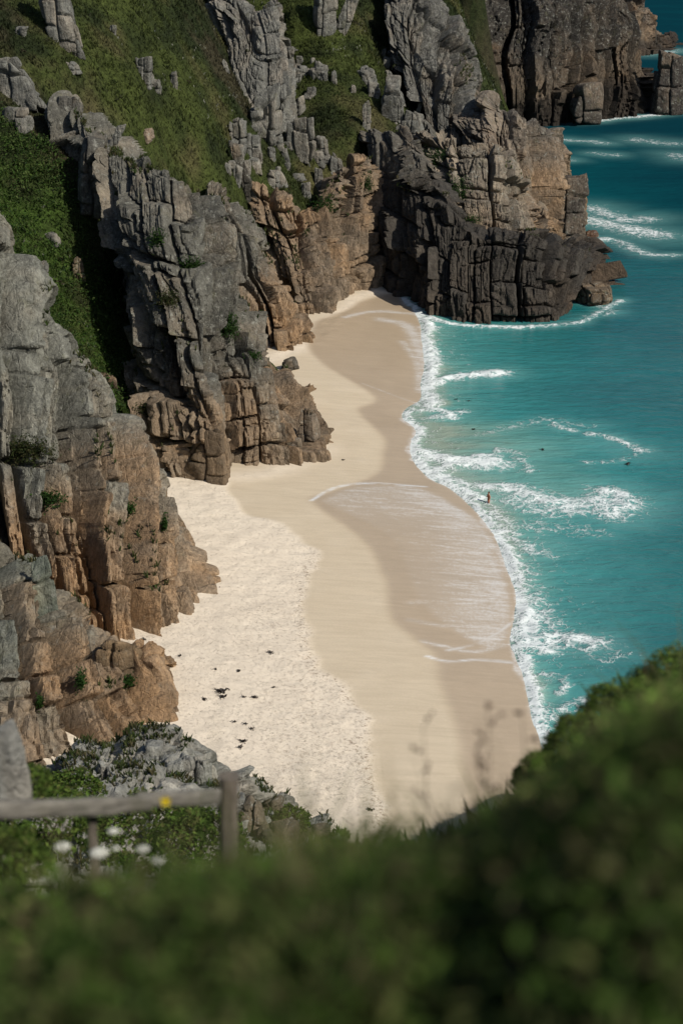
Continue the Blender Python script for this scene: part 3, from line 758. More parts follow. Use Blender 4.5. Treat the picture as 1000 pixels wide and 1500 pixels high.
for a in [
    ('tall grey rock outcrop at the top left corner of the grass slope', 88, 64, 52, 84, dict(lean=-.25)),
    ('broad pale rock slab on the left edge below the top left outcrop', 22, 150, 66, 60, dict(lean=-.5, d=.5)),
    ('long low pale slab just under the broad slab on the left edge', 22, 186, 52, 26, dict(d=.5)),
    ('grey upright rock alone in the grass left of the square tor', 212, 121, 27, 34, {}),
    ('small pale pointed stone right of the lone upright rock', 255, 131, 13, 22, {}),
    ('small flat stone just below the lone upright rock', 228, 134, 18, 17, {}),
    ('flat brownish stone sunk in turf between the corner outcrop and lone upright rock', 105, 107, 26, 16, dict(d=.6)),
    ('small pale stone near the top left edge', 30, 52, 20, 12, {}),
    ('small grey boulder on turf in the middle of the upper slope', 166, 49, 11, 11, {}),
    ('pale pinkish stone half buried in the turf above the gully buttress', 213, 206, 22, 14, dict(grey=(.2, .155, .115))),
    ('thin pale leaning slab on the crest of the gully buttress', 170, 216, 15, 30, dict(lean=.4, d=.5, Y=212)),
    ('pair of tall grey rock pillars at the top edge right of the square tor', 478, 50, 38, 66, dict(lean=.1)),
    ('slanting grey rock slab on the right of the tall pillars', 505, 52, 24, 60, dict(lean=.35)),
    ('square grey block left of the high ridge', 592, 74, 30, 38, {}),
    ('pale tilted slab lying in grass left of the high ridge', 578, 93, 32, 18, dict(d=.5)),
    ('flat topped stone on the slope below the tilted slab', 539, 120, 24, 20, {}),
    ('low grey stone left of the tall rounded pillar', 548, 142, 22, 20, {}),
    ('tall rounded grey pillar on the turf above the dark headland', 574, 176, 34, 54, dict(k=4)),
    ('squat grey block between the rounded pillar and the dark headland', 604, 200, 32, 34, {}),
    ('flat pale capstone at the top edge of the black cave', 590, 216, 42, 15, dict(d=.7)),
    ('slim upright stone left of the rounded pillar', 537, 190, 14, 38, {}),
    ('tan rock shelf under the high ridge', 646, 172, 42, 40, dict(grey=(.17, .135, .10))),
    ('small tan slab between the high ridge and the tilted slab', 606, 122, 24, 22, dict(grey=(.17, .14, .11))),
    ('broken grey rocks at the foot of the square tor', 386, 205, 48, 60, dict(amp=1.6)),
    ('jagged grey outcrop in long grass left of the tor foot', 348, 218, 28, 42, dict(amp=1.6)),
    ('narrow grey splinters of rock below the tor', 372, 236, 22, 36, dict(amp=1.6)),
    ('cluster of grey columns in the grass above the brown bluff', 442, 234, 44, 54, dict(amp=1.7)),
    ('upright grey stone right of the tor foot', 440, 168, 18, 24, {}),
    ('two low rounded stones in the grass above the brown bluff', 404, 273, 32, 19, dict(k=3.2)),
    ('slim grey post of rock at the top of the brown bluff', 468, 284, 13, 34, {}),
    ('small leaning stone above the left end of the brown bluff', 448, 290, 16, 22, {}),
    ('flat dark edged ledge stone right of the grey columns', 474, 240, 26, 11, {}),
    ('grey blocky stone beside the slim rock post', 492, 262, 24, 30, {}),
    ('flat pale stones on the turf right of the square tor', 468, 120, 32, 16, dict(d=.5)),
    ('small stone at the right foot of the square tor', 432, 108, 20, 13, {}),
    ('scattered grey stone halfway down the turf right of the tor', 455, 142, 18, 14, {}),
    ('tall dark leaning column in the cleft beside the brown bluff', 356, 282, 20, 70, dict(lean=-.25, grey=(.075, .068, .056))),
    ('grey stone on the left side of the green gully', 76, 358, 24, 15, {}),
    ('pale upright stone in the ivy of the green gully', 64, 410, 16, 26, {}),
    ('brown boulder low in the green gully', 160, 566, 30, 16, dict(k=3, grey=(.13, .09, .06))),
    ('bare brown lump halfway down the green gully', 116, 412, 22, 34, dict(k=3, grey=(.11, .085, .055))),
]:
    outcrop(*a[:5], **a[5])
for q in range(80):
    while True:
        px, py = random.uniform(330, 620), random.uniform(70, 290)
        if fbm(np.array([[px, py, 3.0]]), 60, 2)[0] > -.05 and not (560 < px and py > 205): break
    outcrop('small grey stone half buried in the turf of the upper slope', px, py, random.uniform(7, 22), random.uniform(7, 26), lean=random.uniform(-.3, .3), group='small stones half buried in the upper slope', name='turf_stone')
outcrop('dark pinnacle at the head of the gully buttress', 102, 262, 54, 112, Y=217, grey=(.095, .09, .078), scale=2.2, tall=2, d=.9, group=None, name='rock_pinnacle')
outcrop('dark square shouldered rock just right of the pinnacle', 140, 300, 56, 92, Y=209, grey=(.09, .086, .074), scale=2.4, tall=2, group=None, name='rock_pinnacle')
outcrop('grey blocky shoulder on the gully side of the buttress', 150, 400, 46, 74, Y=215, scale=2.4, group=None)
outcrop('square dark sea block standing in surf beside the headland', 820, 350, 74, 86, z=0, k=9, d=.9, rot=.12, grey=(.07, .06, .05), scale=3.2, tall=.9, sink=.06, taper=.06, group=None, name='sea_stack')
outcrop('smooth tan block above the square sea block', 806, 262, 40, 72, Y=306, k=6, grey=(.15, .125, .095), scale=3.4, lean=-.08, group=None, name='rock_block')
outcrop('low red brown reef rock awash right of the square sea block', 866, 347, 24, 7, z=0, k=2.6, grey=(.10, .055, .035), group=None, name='reef_rock')
outcrop('flat brown reef rock at the seaward tip of the headland', 868, 447, 62, 24, z=0, k=3.2, d=1.2, rot=.3, grey=(.10, .075, .05), scale=2.2, tall=.6, group=None, name='reef_rock')
outcrop('lone dark sea stack off the far cliff at the right edge', 980, 168, 50, 86, z=0, k=5, grey=(.06, .052, .045), scale=4, tall=1.2, sink=.08, amp=1.2, group=None, name='sea_stack')
outcrop('rounded dark boulder leaning on the foot of the far cliff', 858, 184, 60, 56, z=0, k=3, grey=(.07, .06, .05), scale=5, sink=.05, group=None, name='boulder')
outcrop('big rounded brown boulder at the foot of the gully buttress', 304, 712, 66, 78, z=1.0, k=3.0, grey=(.13, .095, .062), scale=2.4, tall=1.0, sink=.08, lich=.1, group=None, name='boulder')
outcrop('smaller round boulder wedged above the big brown one', 286, 655, 32, 46, Y=189, k=2.8, grey=(.115, .085, .058), scale=2.0, sink=.05, lich=.1, group=None, name='boulder')
outcrop('brown corner block at the sand end of the gully buttress', 452, 655, 30, 50, z=1.0, k=5, grey=(.125, .10, .075), scale=1.8, sink=.08, group=None, name='rock_block')
outcrop('low brown stone on sand before the corner block', 428, 668, 24, 20, z=1.0, k=4, grey=(.125, .10, .075), scale=1.5, sink=.1, group=None, name='boulder')
outcrop('small brown block on sand under the buttress wall', 396, 679, 20, 18, z=1.0, k=5, grey=(.13, .10, .07), scale=1.5, sink=.1, group=None, name='boulder')
outcrop('small lone boulder on the sand at the end of the narrow rib', 424, 543, 26, 16, z=1.2, k=3.4, grey=(.085, .075, .06), sink=.1, group=None, name='boulder')
outcrop('split rounded block on the end of the orange bluff', 168, 1000, 66, 58, Y=132.0, k=4.5, grey=(.15, .105, .062), scale=2.2, tall=.8, sink=.15, lich=.2, group=None, name='boulder')
outcrop('pale green lichen boulder on top of the orange bluff', 62, 905, 52, 78, Y=135, k=4, grey=(.13, .145, .115), scale=3, sink=.1, group=None, name='boulder')
for lab, px, py, w, h, Y in [('pale blocky rock at the left end of the low outcrop', 158, 1150, 34, 40, 79), ('pale lichen block on the crest of the low outcrop', 226, 1128, 70, 32, 82),
        ('square pale block under the crest of the low outcrop', 205, 1152, 44, 40, 80), ('white lichen rock in the middle of the low outcrop', 262, 1150, 46, 46, 81),
        ('upright pale rock right of the crest of the low outcrop', 298, 1150, 34, 46, 82), ('rough pale rock above the fence post', 336, 1182, 44, 50, 82), ('pale rock behind the yellow flower', 240, 1180, 40, 30, 78),
        ('ribbed pale rock behind the end of the rail', 290, 1200, 44, 46, 77), ('brown tilted rock right of the fence post', 374, 1212, 40, 60, 79), ('dark brown rock on the sand edge right of the fence post', 402, 1190, 40, 34, 86),
        ('flat brown slab below the dark brown rock', 402, 1240, 60, 48, 78), ('low brown rock at the right end of the low outcrop', 462, 1236, 56, 40, 84), ('ribbed grey rock left of the fence post foot', 312, 1240, 34, 46, 74)]:
    brown = 'brown' in lab; py += 0 if px < 300 else 14; h *= .85
    outcrop(lab, px, py, w, h, Y=Y, d=.9, k=4.5, rot=random.uniform(-.6, .6), grey=(.15, .125, .09) if brown else (.26, .26, .235), amp=1.5, scale=.9, tall=1.3, lean=random.uniform(-.15, .15), group='blocks of the low outcrop')
outcrop('blurred pale boulder close to the camera on the left edge', 4, 1180, 84, 108, Y=14, k=3.2, rot=.7, lean=-.12, taper=.45, d=1.0, grey=(.30, .30, .275), scale=.35, amp=.5, group=None, name='boulder')

# ================================================================ VEGETATION
def grass_mesh(Pt, H, C, blades=4, w=.10, spread=.5, tipc=1.35):
    n = len(Pt); m = n * blades
    B = np.repeat(Pt, blades, 0); h = np.repeat(H, blades) * rng.uniform(.6, 1.25, m); c = np.repeat(C, blades, 0) * rng.uniform(.75, 1.25, (m, 1))
    an = rng.uniform(0, 2 * math.pi, m); B = B + np.column_stack([np.cos(an), np.sin(an), np.zeros(m)]) * (h * spread * .35 * rng.random(m))[:, None]
    ln = rng.uniform(0, spread, m); a2 = rng.uniform(0, 2 * math.pi, m)
    tip = B + np.column_stack([np.cos(a2) * ln * h, np.sin(a2) * ln * h, h])
    side = np.column_stack([np.cos(an + 1.57), np.sin(an + 1.57), np.zeros(m)]) * (w * np.clip(h / np.mean(H), .5, 1.6) * .5)[:, None]
    mid = B * .45 + tip * .55 + np.array([0, 0, 1]) * (h * .10)[:, None]
    V = np.empty((m, 5, 3)); V[:, 0] = B - side; V[:, 1] = B + side; V[:, 2] = mid + side * .8; V[:, 3] = mid - side * .8; V[:, 4] = tip
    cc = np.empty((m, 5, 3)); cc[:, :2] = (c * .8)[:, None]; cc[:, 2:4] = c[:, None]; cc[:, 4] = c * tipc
    i = np.arange(m)[:, None] * 5
    F = np.vstack([i + np.array([[0, 1, 2, 3]]), np.hstack([i + 3, i + 2, i + 4, i + 4])])
    return V.reshape(-1, 3), F, cc.reshape(-1, 3)
def build_grass(name, Pt, H, C, parent=None, **kw):
    V, F, c = grass_mesh(Pt, H, C, **kw)
    m = len(F) // 2
    me = bpy.data.meshes.new(name)
    me.vertices.add(len(V)); me.vertices.foreach_set('co', V.astype(np.float32).ravel())
    loops = np.concatenate([F[:m].ravel(), F[m:, :3].ravel()]).astype(np.int32)
    me.loops.add(len(loops)); me.loops.foreach_set('vertex_index', loops)
    me.polygons.add(2 * m); me.polygons.foreach_set('loop_start', np.concatenate([np.arange(m) * 4, 4 * m + np.arange(m) * 3]).astype(np.int32))
    me.update(calc_edges=True)
    cc = np.ones((len(V), 4), np.float32); cc[:, :3] = c
    me.attributes.new('col', 'FLOAT_COLOR', 'POINT').data.foreach_set('color', cc.ravel())
    me.materials.append(VEG)
    o = bpy.data.objects.new(name, me); COL.objects.link(o)
    if parent: o.parent = parent
    return o
def leaf_mesh(Pt, size, C, flat=.6):
    m = len(Pt)
    n = rng.normal(size=(m, 3)); n[:, 2] = np.abs(n[:, 2]) + flat; n /= np.linalg.norm(n, axis=1)[:, None]
    t = np.cross(n, rng.normal(size=(m, 3))); t /= np.linalg.norm(t, axis=1)[:, None]; b = np.cross(n, t)
    s_ = (np.asarray(size) * rng.uniform(.6, 1.3, m))[:, None]
    V = np.empty((m, 4, 3)); V[:, 0] = Pt - t * s_; V[:, 1] = Pt + b * s_ * .55; V[:, 2] = Pt + t * s_; V[:, 3] = Pt - b * s_ * .55
    V[:, 0] -= n * s_ * .25; V[:, 2] -= n * s_ * .25
    return V.reshape(-1, 3), np.arange(m * 4).reshape(m, 4), np.repeat(C, 4, 0)
def build_leaves(name, Pt, size, C, parent=None, flat=.6):
    V, F, c = leaf_mesh(Pt, size, C, flat); return mesh_obj(name, V, F, VEG, parent, smooth=False, col=c)
def mixcol(n, cols, w=None):
    k = rng.choice(len(cols), n, p=w); return np.array(cols)[k] * rng.uniform(.75, 1.25, (n, 1))

# turf on the slope: tufts and dots of white flower
N = 420000
X = np.column_stack([rng.uniform(-100, 45, N), rng.uniform(180, 380, N)])
z = hill_at(X[:, 0], X[:, 1]); V = np.column_stack([X, z]); px, py, dep = proj(V)
m = (z > 3.5) & (px > -40) & (px < 800) & (py > -40) & (py < 660)
V = V[m]; X = X[m]
gm = gully_mask(X)
c = turf_colour(V, gm) * 1.15
V = V[rng.random(len(V)) < .75]; X = V[:, :2]; gm = gully_mask(X); c = turf_colour(V, gm) * rng.uniform(.8, 1.5, (len(V), 1))
fl = (fbm(V + 200, 14, 3) > .05) & (fbm(V + 300, 3, 3) > .12) & (rng.random(len(V)) < .10)
c[fl] = (.30, .30, .25)
H = np.where(fl, .32, rng.uniform(.16, .45, len(V)) * (1 + .6 * (fbm(V, 4, 2) > .15)))
V[:, 2] -= .05
print('tufts', len(V))
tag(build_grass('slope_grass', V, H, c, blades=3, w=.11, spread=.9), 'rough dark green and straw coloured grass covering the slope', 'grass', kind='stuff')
# ivy and bramble thicket in the gully
N = 26000
X = np.column_stack([rng.uniform(-50, -8, N), rng.uniform(183, 222, N)])
X = X[sdf(GULLY, X) > -2.5]
z = hill_at(X[:, 0], X[:, 1]); V = np.column_stack([X, z])
b = fbm(V + 40, 3.5, 4); cl = fbm(V + 7, 2.2, 3)
keep = (cl > -.25); V = V[keep]; cl = cl[keep]
V = np.repeat(V, 3, 0); cl = np.repeat(cl, 3)
V = V + rng.normal(size=V.shape) * np.array([.35, .35, .2]); V[:, 2] += .15 + np.clip(cl + .25, 0, 1) * 1.5 * rng.random(len(V))
tag(build_leaves('gully_thicket', V, .17, mixcol(len(V), [(.035, .075, .012), (.055, .10, .018), (.022, .045, .012), (.075, .105, .03)]), flat=.5), 'bright green ivy and bramble thicket in the shaded gully', 'undergrowth', kind='stuff')
# heather and gorse mounds spread over the slope
N = 2600
X = np.column_stack([rng.uniform(-100, 45, N), rng.uniform(190, 370, N)])
z = hill_at(X[:, 0], X[:, 1]); V = np.column_stack([X, z]); px, py, _ = proj(V)
V = V[(z > 5) & (px > -30) & (px < 760) & (py > -30) & (fbm(V + 70, 9, 3) > -.05)]
c = mixcol(len(V), [(.026, .040, .011), (.034, .055, .014), (.050, .044, .026), (.040, .045, .018)])
k = 26; r = np.repeat(rng.uniform(.35, 1.1, len(V)), k)
Q = np.repeat(V, k, 0); dirs = rng.normal(size=Q.shape); dirs[:, 2] = np.abs(dirs[:, 2]); dirs /= np.linalg.norm(dirs, axis=1)[:, None]
Q = Q + dirs * (r * rng.uniform(.6, 1, len(Q)))[:, None] * np.array([1, 1, .7])
tag(build_leaves('heather_scrub', Q, .17, np.repeat(c, k, 0) * rng.uniform(.7, 1.35, (len(Q), 1)), flat=.3), 'low dark heather and gorse mounds dotted over the grass slope', 'undergrowth', kind='stuff')
# grass on the ledges of the cliffs
V = np.vstack([l[0] for l in ledges]); Nn = np.vstack([l[1] for l in ledges])
px, py, dep = proj(V)
k = (px > -40) & (px < 1000) & (rng.random(len(V)) < np.where(dep < 110, .5, .16)); V = V[k]; dep = dep[k]
sz = np.where(dep < 110, .55, 1.0)
c = mixcol(len(V), [(.038, .060, .014), (.060, .070, .022), (.085, .075, .035), (.03, .045, .012)])
print('ledge', len(V))
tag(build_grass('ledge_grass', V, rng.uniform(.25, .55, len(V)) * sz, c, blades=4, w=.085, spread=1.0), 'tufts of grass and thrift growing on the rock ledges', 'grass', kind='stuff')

# fresh green plants rooted in the cracks of the cliffs
def surf_hit(px, py, objs):
    d = Vector(ray(px, py).tolist()).normalized(); best = None
    for o in objs:
        ok, loc, nor, _ = o.ray_cast(Vector((0, 0, CAMH)) - o.location, d, distance=900)
        if ok:
            loc = loc + o.location
            if best is None or loc.length < best.length: best = loc
    return best
rocks = [o for o in COL.objects if o.get('category') == 'rock']
for (px, py, w, h, lab) in [(190, 748, 22, 30, 'bright green samphire tuft in a crack of the pale ridge'), (242, 770, 10, 34, 'narrow green plant in the slit near the orange foot of the pale ridge'),
      (187, 995, 20, 18, 'round green cushion plant on the split block of the orange bluff'), (120, 1000, 14, 44, 'green strip of plants in a cleft of the orange bluff'),
      (232, 352, 26, 36, 'green shrubby plant high on the gully buttress'), (282, 388, 34, 26, 'yellow green tuft on a ledge of the gully buttress'), (246, 440, 34, 34, 'dull green plants in the middle of the gully buttress'),
      (336, 478, 30, 40, 'bright green plants on the right edge of the gully buttress'), (370, 520, 26, 12, 'thin green tuft above the sand end of the gully buttress'), (60, 1025, 10, 18, 'tiny green plant on the bare orange slab'),
      (640, 230, 50, 26, 'green turf cushion on top of the dark headland'), (668, 280, 40, 44, 'green strip of turf beside the light tower'), (690, 322, 30, 18, 'small green tuft at the foot of the light tower'), (475, 300, 40, 26, 'bright green grass clump above the brown bluff'),
      (538, 270, 18, 30, 'green plants on the edge of the black cave'), (40, 660, 70, 40, 'grass clump on the middle of the pale ridge'), (70, 730, 50, 26, 'brown green tuft on the left of the pale ridge'), (215, 600, 36, 24, 'olive tuft near the top edge of the pale ridge')]:
    p = surf_hit(px, py, rocks)
    if p is None: continue
    p = np.array(p); m = proj(p[None])[2][0] / FPX; n = int(200 + w * h * .6)
    Q = np.column_stack([rng.normal(size=n) * w * m * .28, rng.normal(size=n) * .3 - .2, rng.normal(size=n) * h * m * .28])
    cols = mixcol(n, [(.03, .085, .014), (.05, .105, .02), (.028, .06, .012)] if 'green' in lab[:14] and 'dull' not in lab else [(.05, .07, .018), (.08, .075, .03), (.035, .05, .014)])
    o = build_leaves('cliff_plant', Q * .85, .10 + .03 * rng.random(n), cols * .7, None, flat=.4)
    o.location = p
    tag(o, lab, 'plant', 'green plants in the cliff cracks')

# ================================================================ FOREGROUND PLANTS
def near_pts(n, y0, y1, pxlo, pxhi):
    Y = np.exp(rng.uniform(math.log(y0), math.log(y1), n)); px = rng.uniform(pxlo, pxhi, n)
    X = np.column_stack([(px - 500) / FPX * 1.137 * Y, Y]); return np.column_stack([X, near_z(X)])
GREENS = [(.030, .052, .010), (.046, .068, .014), (.020, .033, .008), (.060, .070, .022), (.055, .045, .020)]
def heath_top(V): return .06 + .20 * sst(-.35, .4, fbm(V + 11, .55, 3)) * (.7 + .6 * sst(-.3, .3, fbm(V + 4, 1.6, 2)))
V = near_pts(56000, 1.5, 17, -550, 1500)
top = heath_top(V)
c = mixcol(len(V), [(.066, .122, .020), (.088, .145, .026), (.050, .082, .017), (.112, .130, .040), (.085, .078, .034)]) * (.72 + 1.15 * sst(-.3, .3, fbm(V + 2, 1.1, 3)))[:, None]
k = 9; Q = np.repeat(V, k, 0); tp = np.repeat(top, k)
Q = Q + rng.normal(size=Q.shape) * np.array([.05, .05, .0]); Q[:, 2] += tp * rng.uniform(.25, 1.0, len(Q))
tag(build_leaves('heath_scrub', Q, .017, np.repeat(c, k, 0) * rng.uniform(.65, 1.4, (len(Q), 1)), flat=.35), 'soft dark olive heath scrub filling the foreground, out of focus', 'undergrowth', kind='stuff')
V = near_pts(9000, 1.8, 17, -150, 1150); V = V[fbm(V + 60, .7, 3) > .02]; top = heath_top(V)
c = mixcol(len(V), [(.070, .092, .024), (.105, .100, .044), (.13, .105, .055), (.05, .078, .018)])
tag(build_grass('heath_grass', V, top * rng.uniform(.8, 1.35, len(V)), c, blades=3, w=.005, spread=1.1), 'thin grass blades growing through the foreground heath', 'grass', kind='stuff')
# the steep bank between the fence and the low outcrop
V = near_pts(24000, 13, 112, -150, 1000); k = rng.random(len(V)) < np.clip(V[:, 1] / 60, .25, 1); V = V[k]
c = mixcol(len(V), GREENS) * (.9 + .7 * fbm(V, 4, 2))[:, None]
tag(build_grass('bank_grass', V, rng.uniform(.2, .45, len(V)), c, blades=5, w=.05, spread=.9), 'dark green grass on the steep bank under the fence', 'grass', kind='stuff')
def shrub(name, label, px, py, Y, rx, rz, n, leaf, cols, ry=None, group=None, cat='shrub', sky=0):
    """a dense rounded shrub: branching stems and a shell of leaves with gaps; px, py is the middle of its dome"""
    p = P(px, py, Y); ry = ry or rx
    t = empty(name, p); tag(t, label, cat, group)
    d = rng.normal(size=(n, 3)); d[:, 2] = np.abs(d[:, 2]) * .9 - .12; d /= np.linalg.norm(d, axis=1)[:, None]
    bump = 1 + .30 * fbm(d * 2.2 + px, 1.0, 3) + .12 * fbm(d * 7 + px, 1, 2)
    gap = fbm(d * 5 + px * .37, 1.0, 2)
    rr = np.where(gap > -.22, rng.uniform(.86, 1.04, n), rng.uniform(.55, .85, n)) * bump
    Q = d * rr[:, None] * np.array([rx, ry, rz])
    col = mixcol(n, cols) * (.75 + .5 * sst(-.3, .4, fbm(d * 4 + 9, 1, 2)))[:, None]
    build_leaves('foliage', Q, leaf, col, t, flat=.5)
    V, F = [], []
    for k in range(9):
        a = rng.uniform(0, 6.28); e = np.array([math.cos(a) * rx * .6, math.sin(a) * ry * .6, rz * rng.uniform(.3, .75)]); s0 = np.array([0, 0, -rz * .5])
        for q in range(5):
            c_ = s0 + (e - s0) * (q / 4) + np.array([0, 0, .1 * rz * math.sin(q / 4 * 3.14)]); r_ = .02 * rx * (1.4 - q / 4)
            b0 = len(V)
            V += [c_ + r_ * np.array([math.cos(w), math.sin(w), 0]) for w in (0, 2.1, 4.2)]
            if q: F += [(b0 - 3 + i, b0 - 3 + (i + 1) % 3, b0 + (i + 1) % 3, b0 + i) for i in range(3)]
    mesh_obj('stems', np.array(V), F, BARK, t)
    return t
BARK = mk_plain('shrub_bark', (.055, .04, .026), .4, 20)
SC = [(.065, .115, .018), (.090, .150, .024), (.125, .18, .034), (.042, .070, .013), (.095, .105, .030)]
for lab, px, py, Y, rx, rz, n in [
        ('tallest leafy shrub at the right edge against the sea', 1040, 1040, 13.0, .62, .42, 12000), ('bushy shrub standing left of the tallest shrub', 940, 1065, 12.6, .42, .33, 8000),
        ('rounded shrub at the bend of the skyline, before the surf', 868, 1108, 11.8, .32, .26, 5500), ('low shrub at the left end of the row before the shore', 806, 1150, 11.0, .24, .20, 3600), ]:
    shrub('shrub', lab, px, py, Y, rx, rz, int(n * 1.5), .015, SC, group='leafy shrubs on the right of the foreground')
for lab, px, py, Y, rx, rz, n, lf in [('blurred green bramble bush at the left edge under the rail', 10, 1265, 11.5, .26, .24, 2600, .024), ('leafy green bush beside the near boulder', 30, 1150, 16, .30, .16, 1800, .024), ('bright ivy bush between the near boulder and low outcrop', 108, 1166, 45, .8, .6, 2000, .06),
        ('dense green bush behind the fence left of the post', 215, 1225, 40, 1.3, .8, 3200, .07), ('olive green bush behind the post foot', 290, 1238, 36, 1.0, .7, 2600, .06), ('grassy green bush at the sand edge right of the post', 425, 1208, 80, .9, .8, 1500, .09), ('low green bush under the rail at left', 70, 1215, 26, .8, .5, 2600, .045)]:
    shrub('bush', lab, px, py, Y, rx, rz, n, lf, SC, group='bushes round the fence')

# ---------------------------------------------------------------- fence
WOOD = mk_plain('weathered_wood', (.165, .155, .135), .4, 9, .9, .6, (.25, 3, 3))
WOOD2 = mk_plain('weathered_post_wood', (.135, .115, .095), .4, 9, .9, .6, (3, 3, .25))
def beam(name, a, b, w, h, mat, parent, n=24, rough=.006, seed=0):
    a, b = np.array(a), np.array(b); ax = b - a; L = np.linalg.norm(ax); ax /= L
    upv = np.array([0, 0, 1.0]) if abs(ax[2]) < .8 else np.array([0, 1.0, 0])
    sd_ = np.cross(ax, upv); sd_ /= np.linalg.norm(sd_); u2 = np.cross(sd_, ax); m = 12; V = []
    for i in range(n + 1):
        for k in range(m):
            w_ = 2 * math.pi * k / m; cx_, cy_ = math.cos(w_), math.sin(w_)
            q = (abs(cx_) ** 5 + abs(cy_) ** 5) ** -.2
            V.append(a + ax * L * i / n + sd_ * cx_ * q * w / 2 + u2 * cy_ * q * h / 2)
    V = np.array(V); V += rough * np.column_stack([fbm(V + seed + o, .12, 3) for o in (0, 20, 40)]) * 2 + .012 * np.column_stack([fbm(V + seed + o, .8, 2) for o in (60, 80, 95)])
    F = [(i * m + k, i * m + (k + 1) % m, (i + 1) * m + (k + 1) % m, (i + 1) * m + k) for i in range(n) for k in range(m)]
    F += [tuple(range(m))[::-1], tuple(n * m + k for k in range(m))]
    return mesh_obj(name, V, F, mat, parent, smooth=False)
t = empty('fence', (0, 0, 0)); tag(t, 'weathered grey wooden rail fence with a stout post, out of focus at lower left', 'fence')
beam('rail', P(-140, 1192, 9.4), P(222, 1177, 9.75), .045, .098, WOOD, t)
beam('rail', P(202, 1172, 9.86), P(322, 1166, 10.0), .045, .092, WOOD, t, seed=4)
pt = P(337, 1137, 10.1); beam('post', pt + np.array([-.035, .02, -1.25]), pt, .105, .105, WOOD2, t, seed=9)
pt = P(133, 1176, 9.75); beam('post', pt + np.array([.0, .0, -.75]), pt, .05, .05, WOOD2, t, seed=14)
pt = P(-120, 1130, 9.5); beam('post', pt + np.array([.0, .02, -1.1]), pt, .105, .105, WOOD2, t, seed=19)

# ---------------------------------------------------------------- flowers and seed heads
STEM = mk_plain('green_stem', (.05, .075, .02), .2, 30)
PETAL = mk_plain('white_petals', (.62, .62, .56), .12, 60)
YEL = mk_plain('yellow_petals', (.62, .47, .02), .12, 60)
SEED = mk_plain('brown_seed_head', (.075, .050, .032), .35, 60)
def tube(pts, r, m=6):
    V, F = [], []; pts = [np.array(p) for p in pts]
    for i, p in enumerate(pts):
        rr = r * (1 - .5 * i / max(1, len(pts) - 1))
        V += [p + rr * np.array([math.cos(2 * math.pi * k / m), math.sin(2 * math.pi * k / m), 0]) for k in range(m)]
        if i: F += [((i - 1) * m + k, (i - 1) * m + (k + 1) % m, i * m + (k + 1) % m, i * m + k) for k in range(m)]
    return V, F
def ball(c, r, sq=1.0, n=6):
    V = [c + np.array([0, 0, r * sq])]; F = []
    for i in range(1, 4):
        a = math.pi * i / 4
        V += [c + np.array([r * math.sin(a) * math.cos(2 * math.pi * k / n), r * math.sin(a) * math.sin(2 * math.pi * k / n), r * sq * math.cos(a)]) for k in range(n)]
    V.append(c - np.array([0, 0, r * sq]))
    F += [(0, 1 + k, 1 + (k + 1) % n) for k in range(n)]
    for i in range(2): F += [(1 + i * n + k, 1 + (i + 1) * n + k, 1 + (i + 1) * n + (k + 1) % n, 1 + i * n + (k + 1) % n) for k in range(n)]
    F += [(1 + 2 * n + k, 1 + 3 * n, 1 + 2 * n + (k + 1) % n) for k in range(n)]
    return V, F
def join(parts):
    V, F = [], []
    for v, f in parts: F += [tuple(i + len(V) for i in q) for q in f]; V += list(v)
    return np.array(V), F
for lab, px, py, Y, wpx in [('white umbel flower nearest the fence rail', 166, 1218, 9.0, 17), ('white umbel flower at far left under the rail', 92, 1241, 8.6, 24), ('largest white umbel flower, left of centre under the rail', 146, 1250, 8.2, 28),
        ('small white umbel flower to the right of the others', 209, 1244, 8.4, 20), ('dim white umbel flower low on the right', 231, 1261, 8.0, 20), ('tiny white umbel beside the largest one', 170, 1243, 8.6, 11), ('lowest and most blurred white umbel flower', 152, 1311, 6.6, 28), ('faint white umbel low at the left, deep in grass', 62, 1290, 7.4, 16)]:
    p = P(px, py, Y); m = proj(p[None])[2][0] / FPX; r = wpx * m / 2
    t = empty('umbel_flower', p); tag(t, lab, 'flower', 'white umbel flowers under the rail')
    h = max(.25, p[2] - near_z(p[None, :2])[0])
    v, f = tube([(0.02, .01, -h - .03), (.008, 0, -h * .5), (0, 0, -.012)], .0035); mesh_obj('stem', np.array(v), f, STEM, t)
    bl = []
    for k in range(46):
        a = k * 2.399; q = math.sqrt(k / 46) * r
        c0 = np.array([math.cos(a) * q, math.sin(a) * q, .35 * r * (1 - (q / r) ** 2)]); bl.append(ball(c0, r * .17, .7, 5))
    for k in range(10):
        a = k * .628; bl.append(tube([(0, 0, -.014), (math.cos(a) * r * .7, math.sin(a) * r * .7, .1 * r)], .0015, 4))
    V, F = join(bl); mesh_obj('flower_head', V, F, PETAL, t)
p = P(243, 1173, 8.3); m = proj(p[None])[2][0] / FPX
t = empty('yellow_flower', p); tag(t, 'single bright yellow flower in front of the fence rail', 'flower')
h = p[2] - near_z(p[None, :2])[0]
v, f = tube([(.03, .0, -h - .03), (.012, 0, -h * .5), (0, 0, -.01)], .003); mesh_obj('stem', np.array(v), f, STEM, t)
pet = []
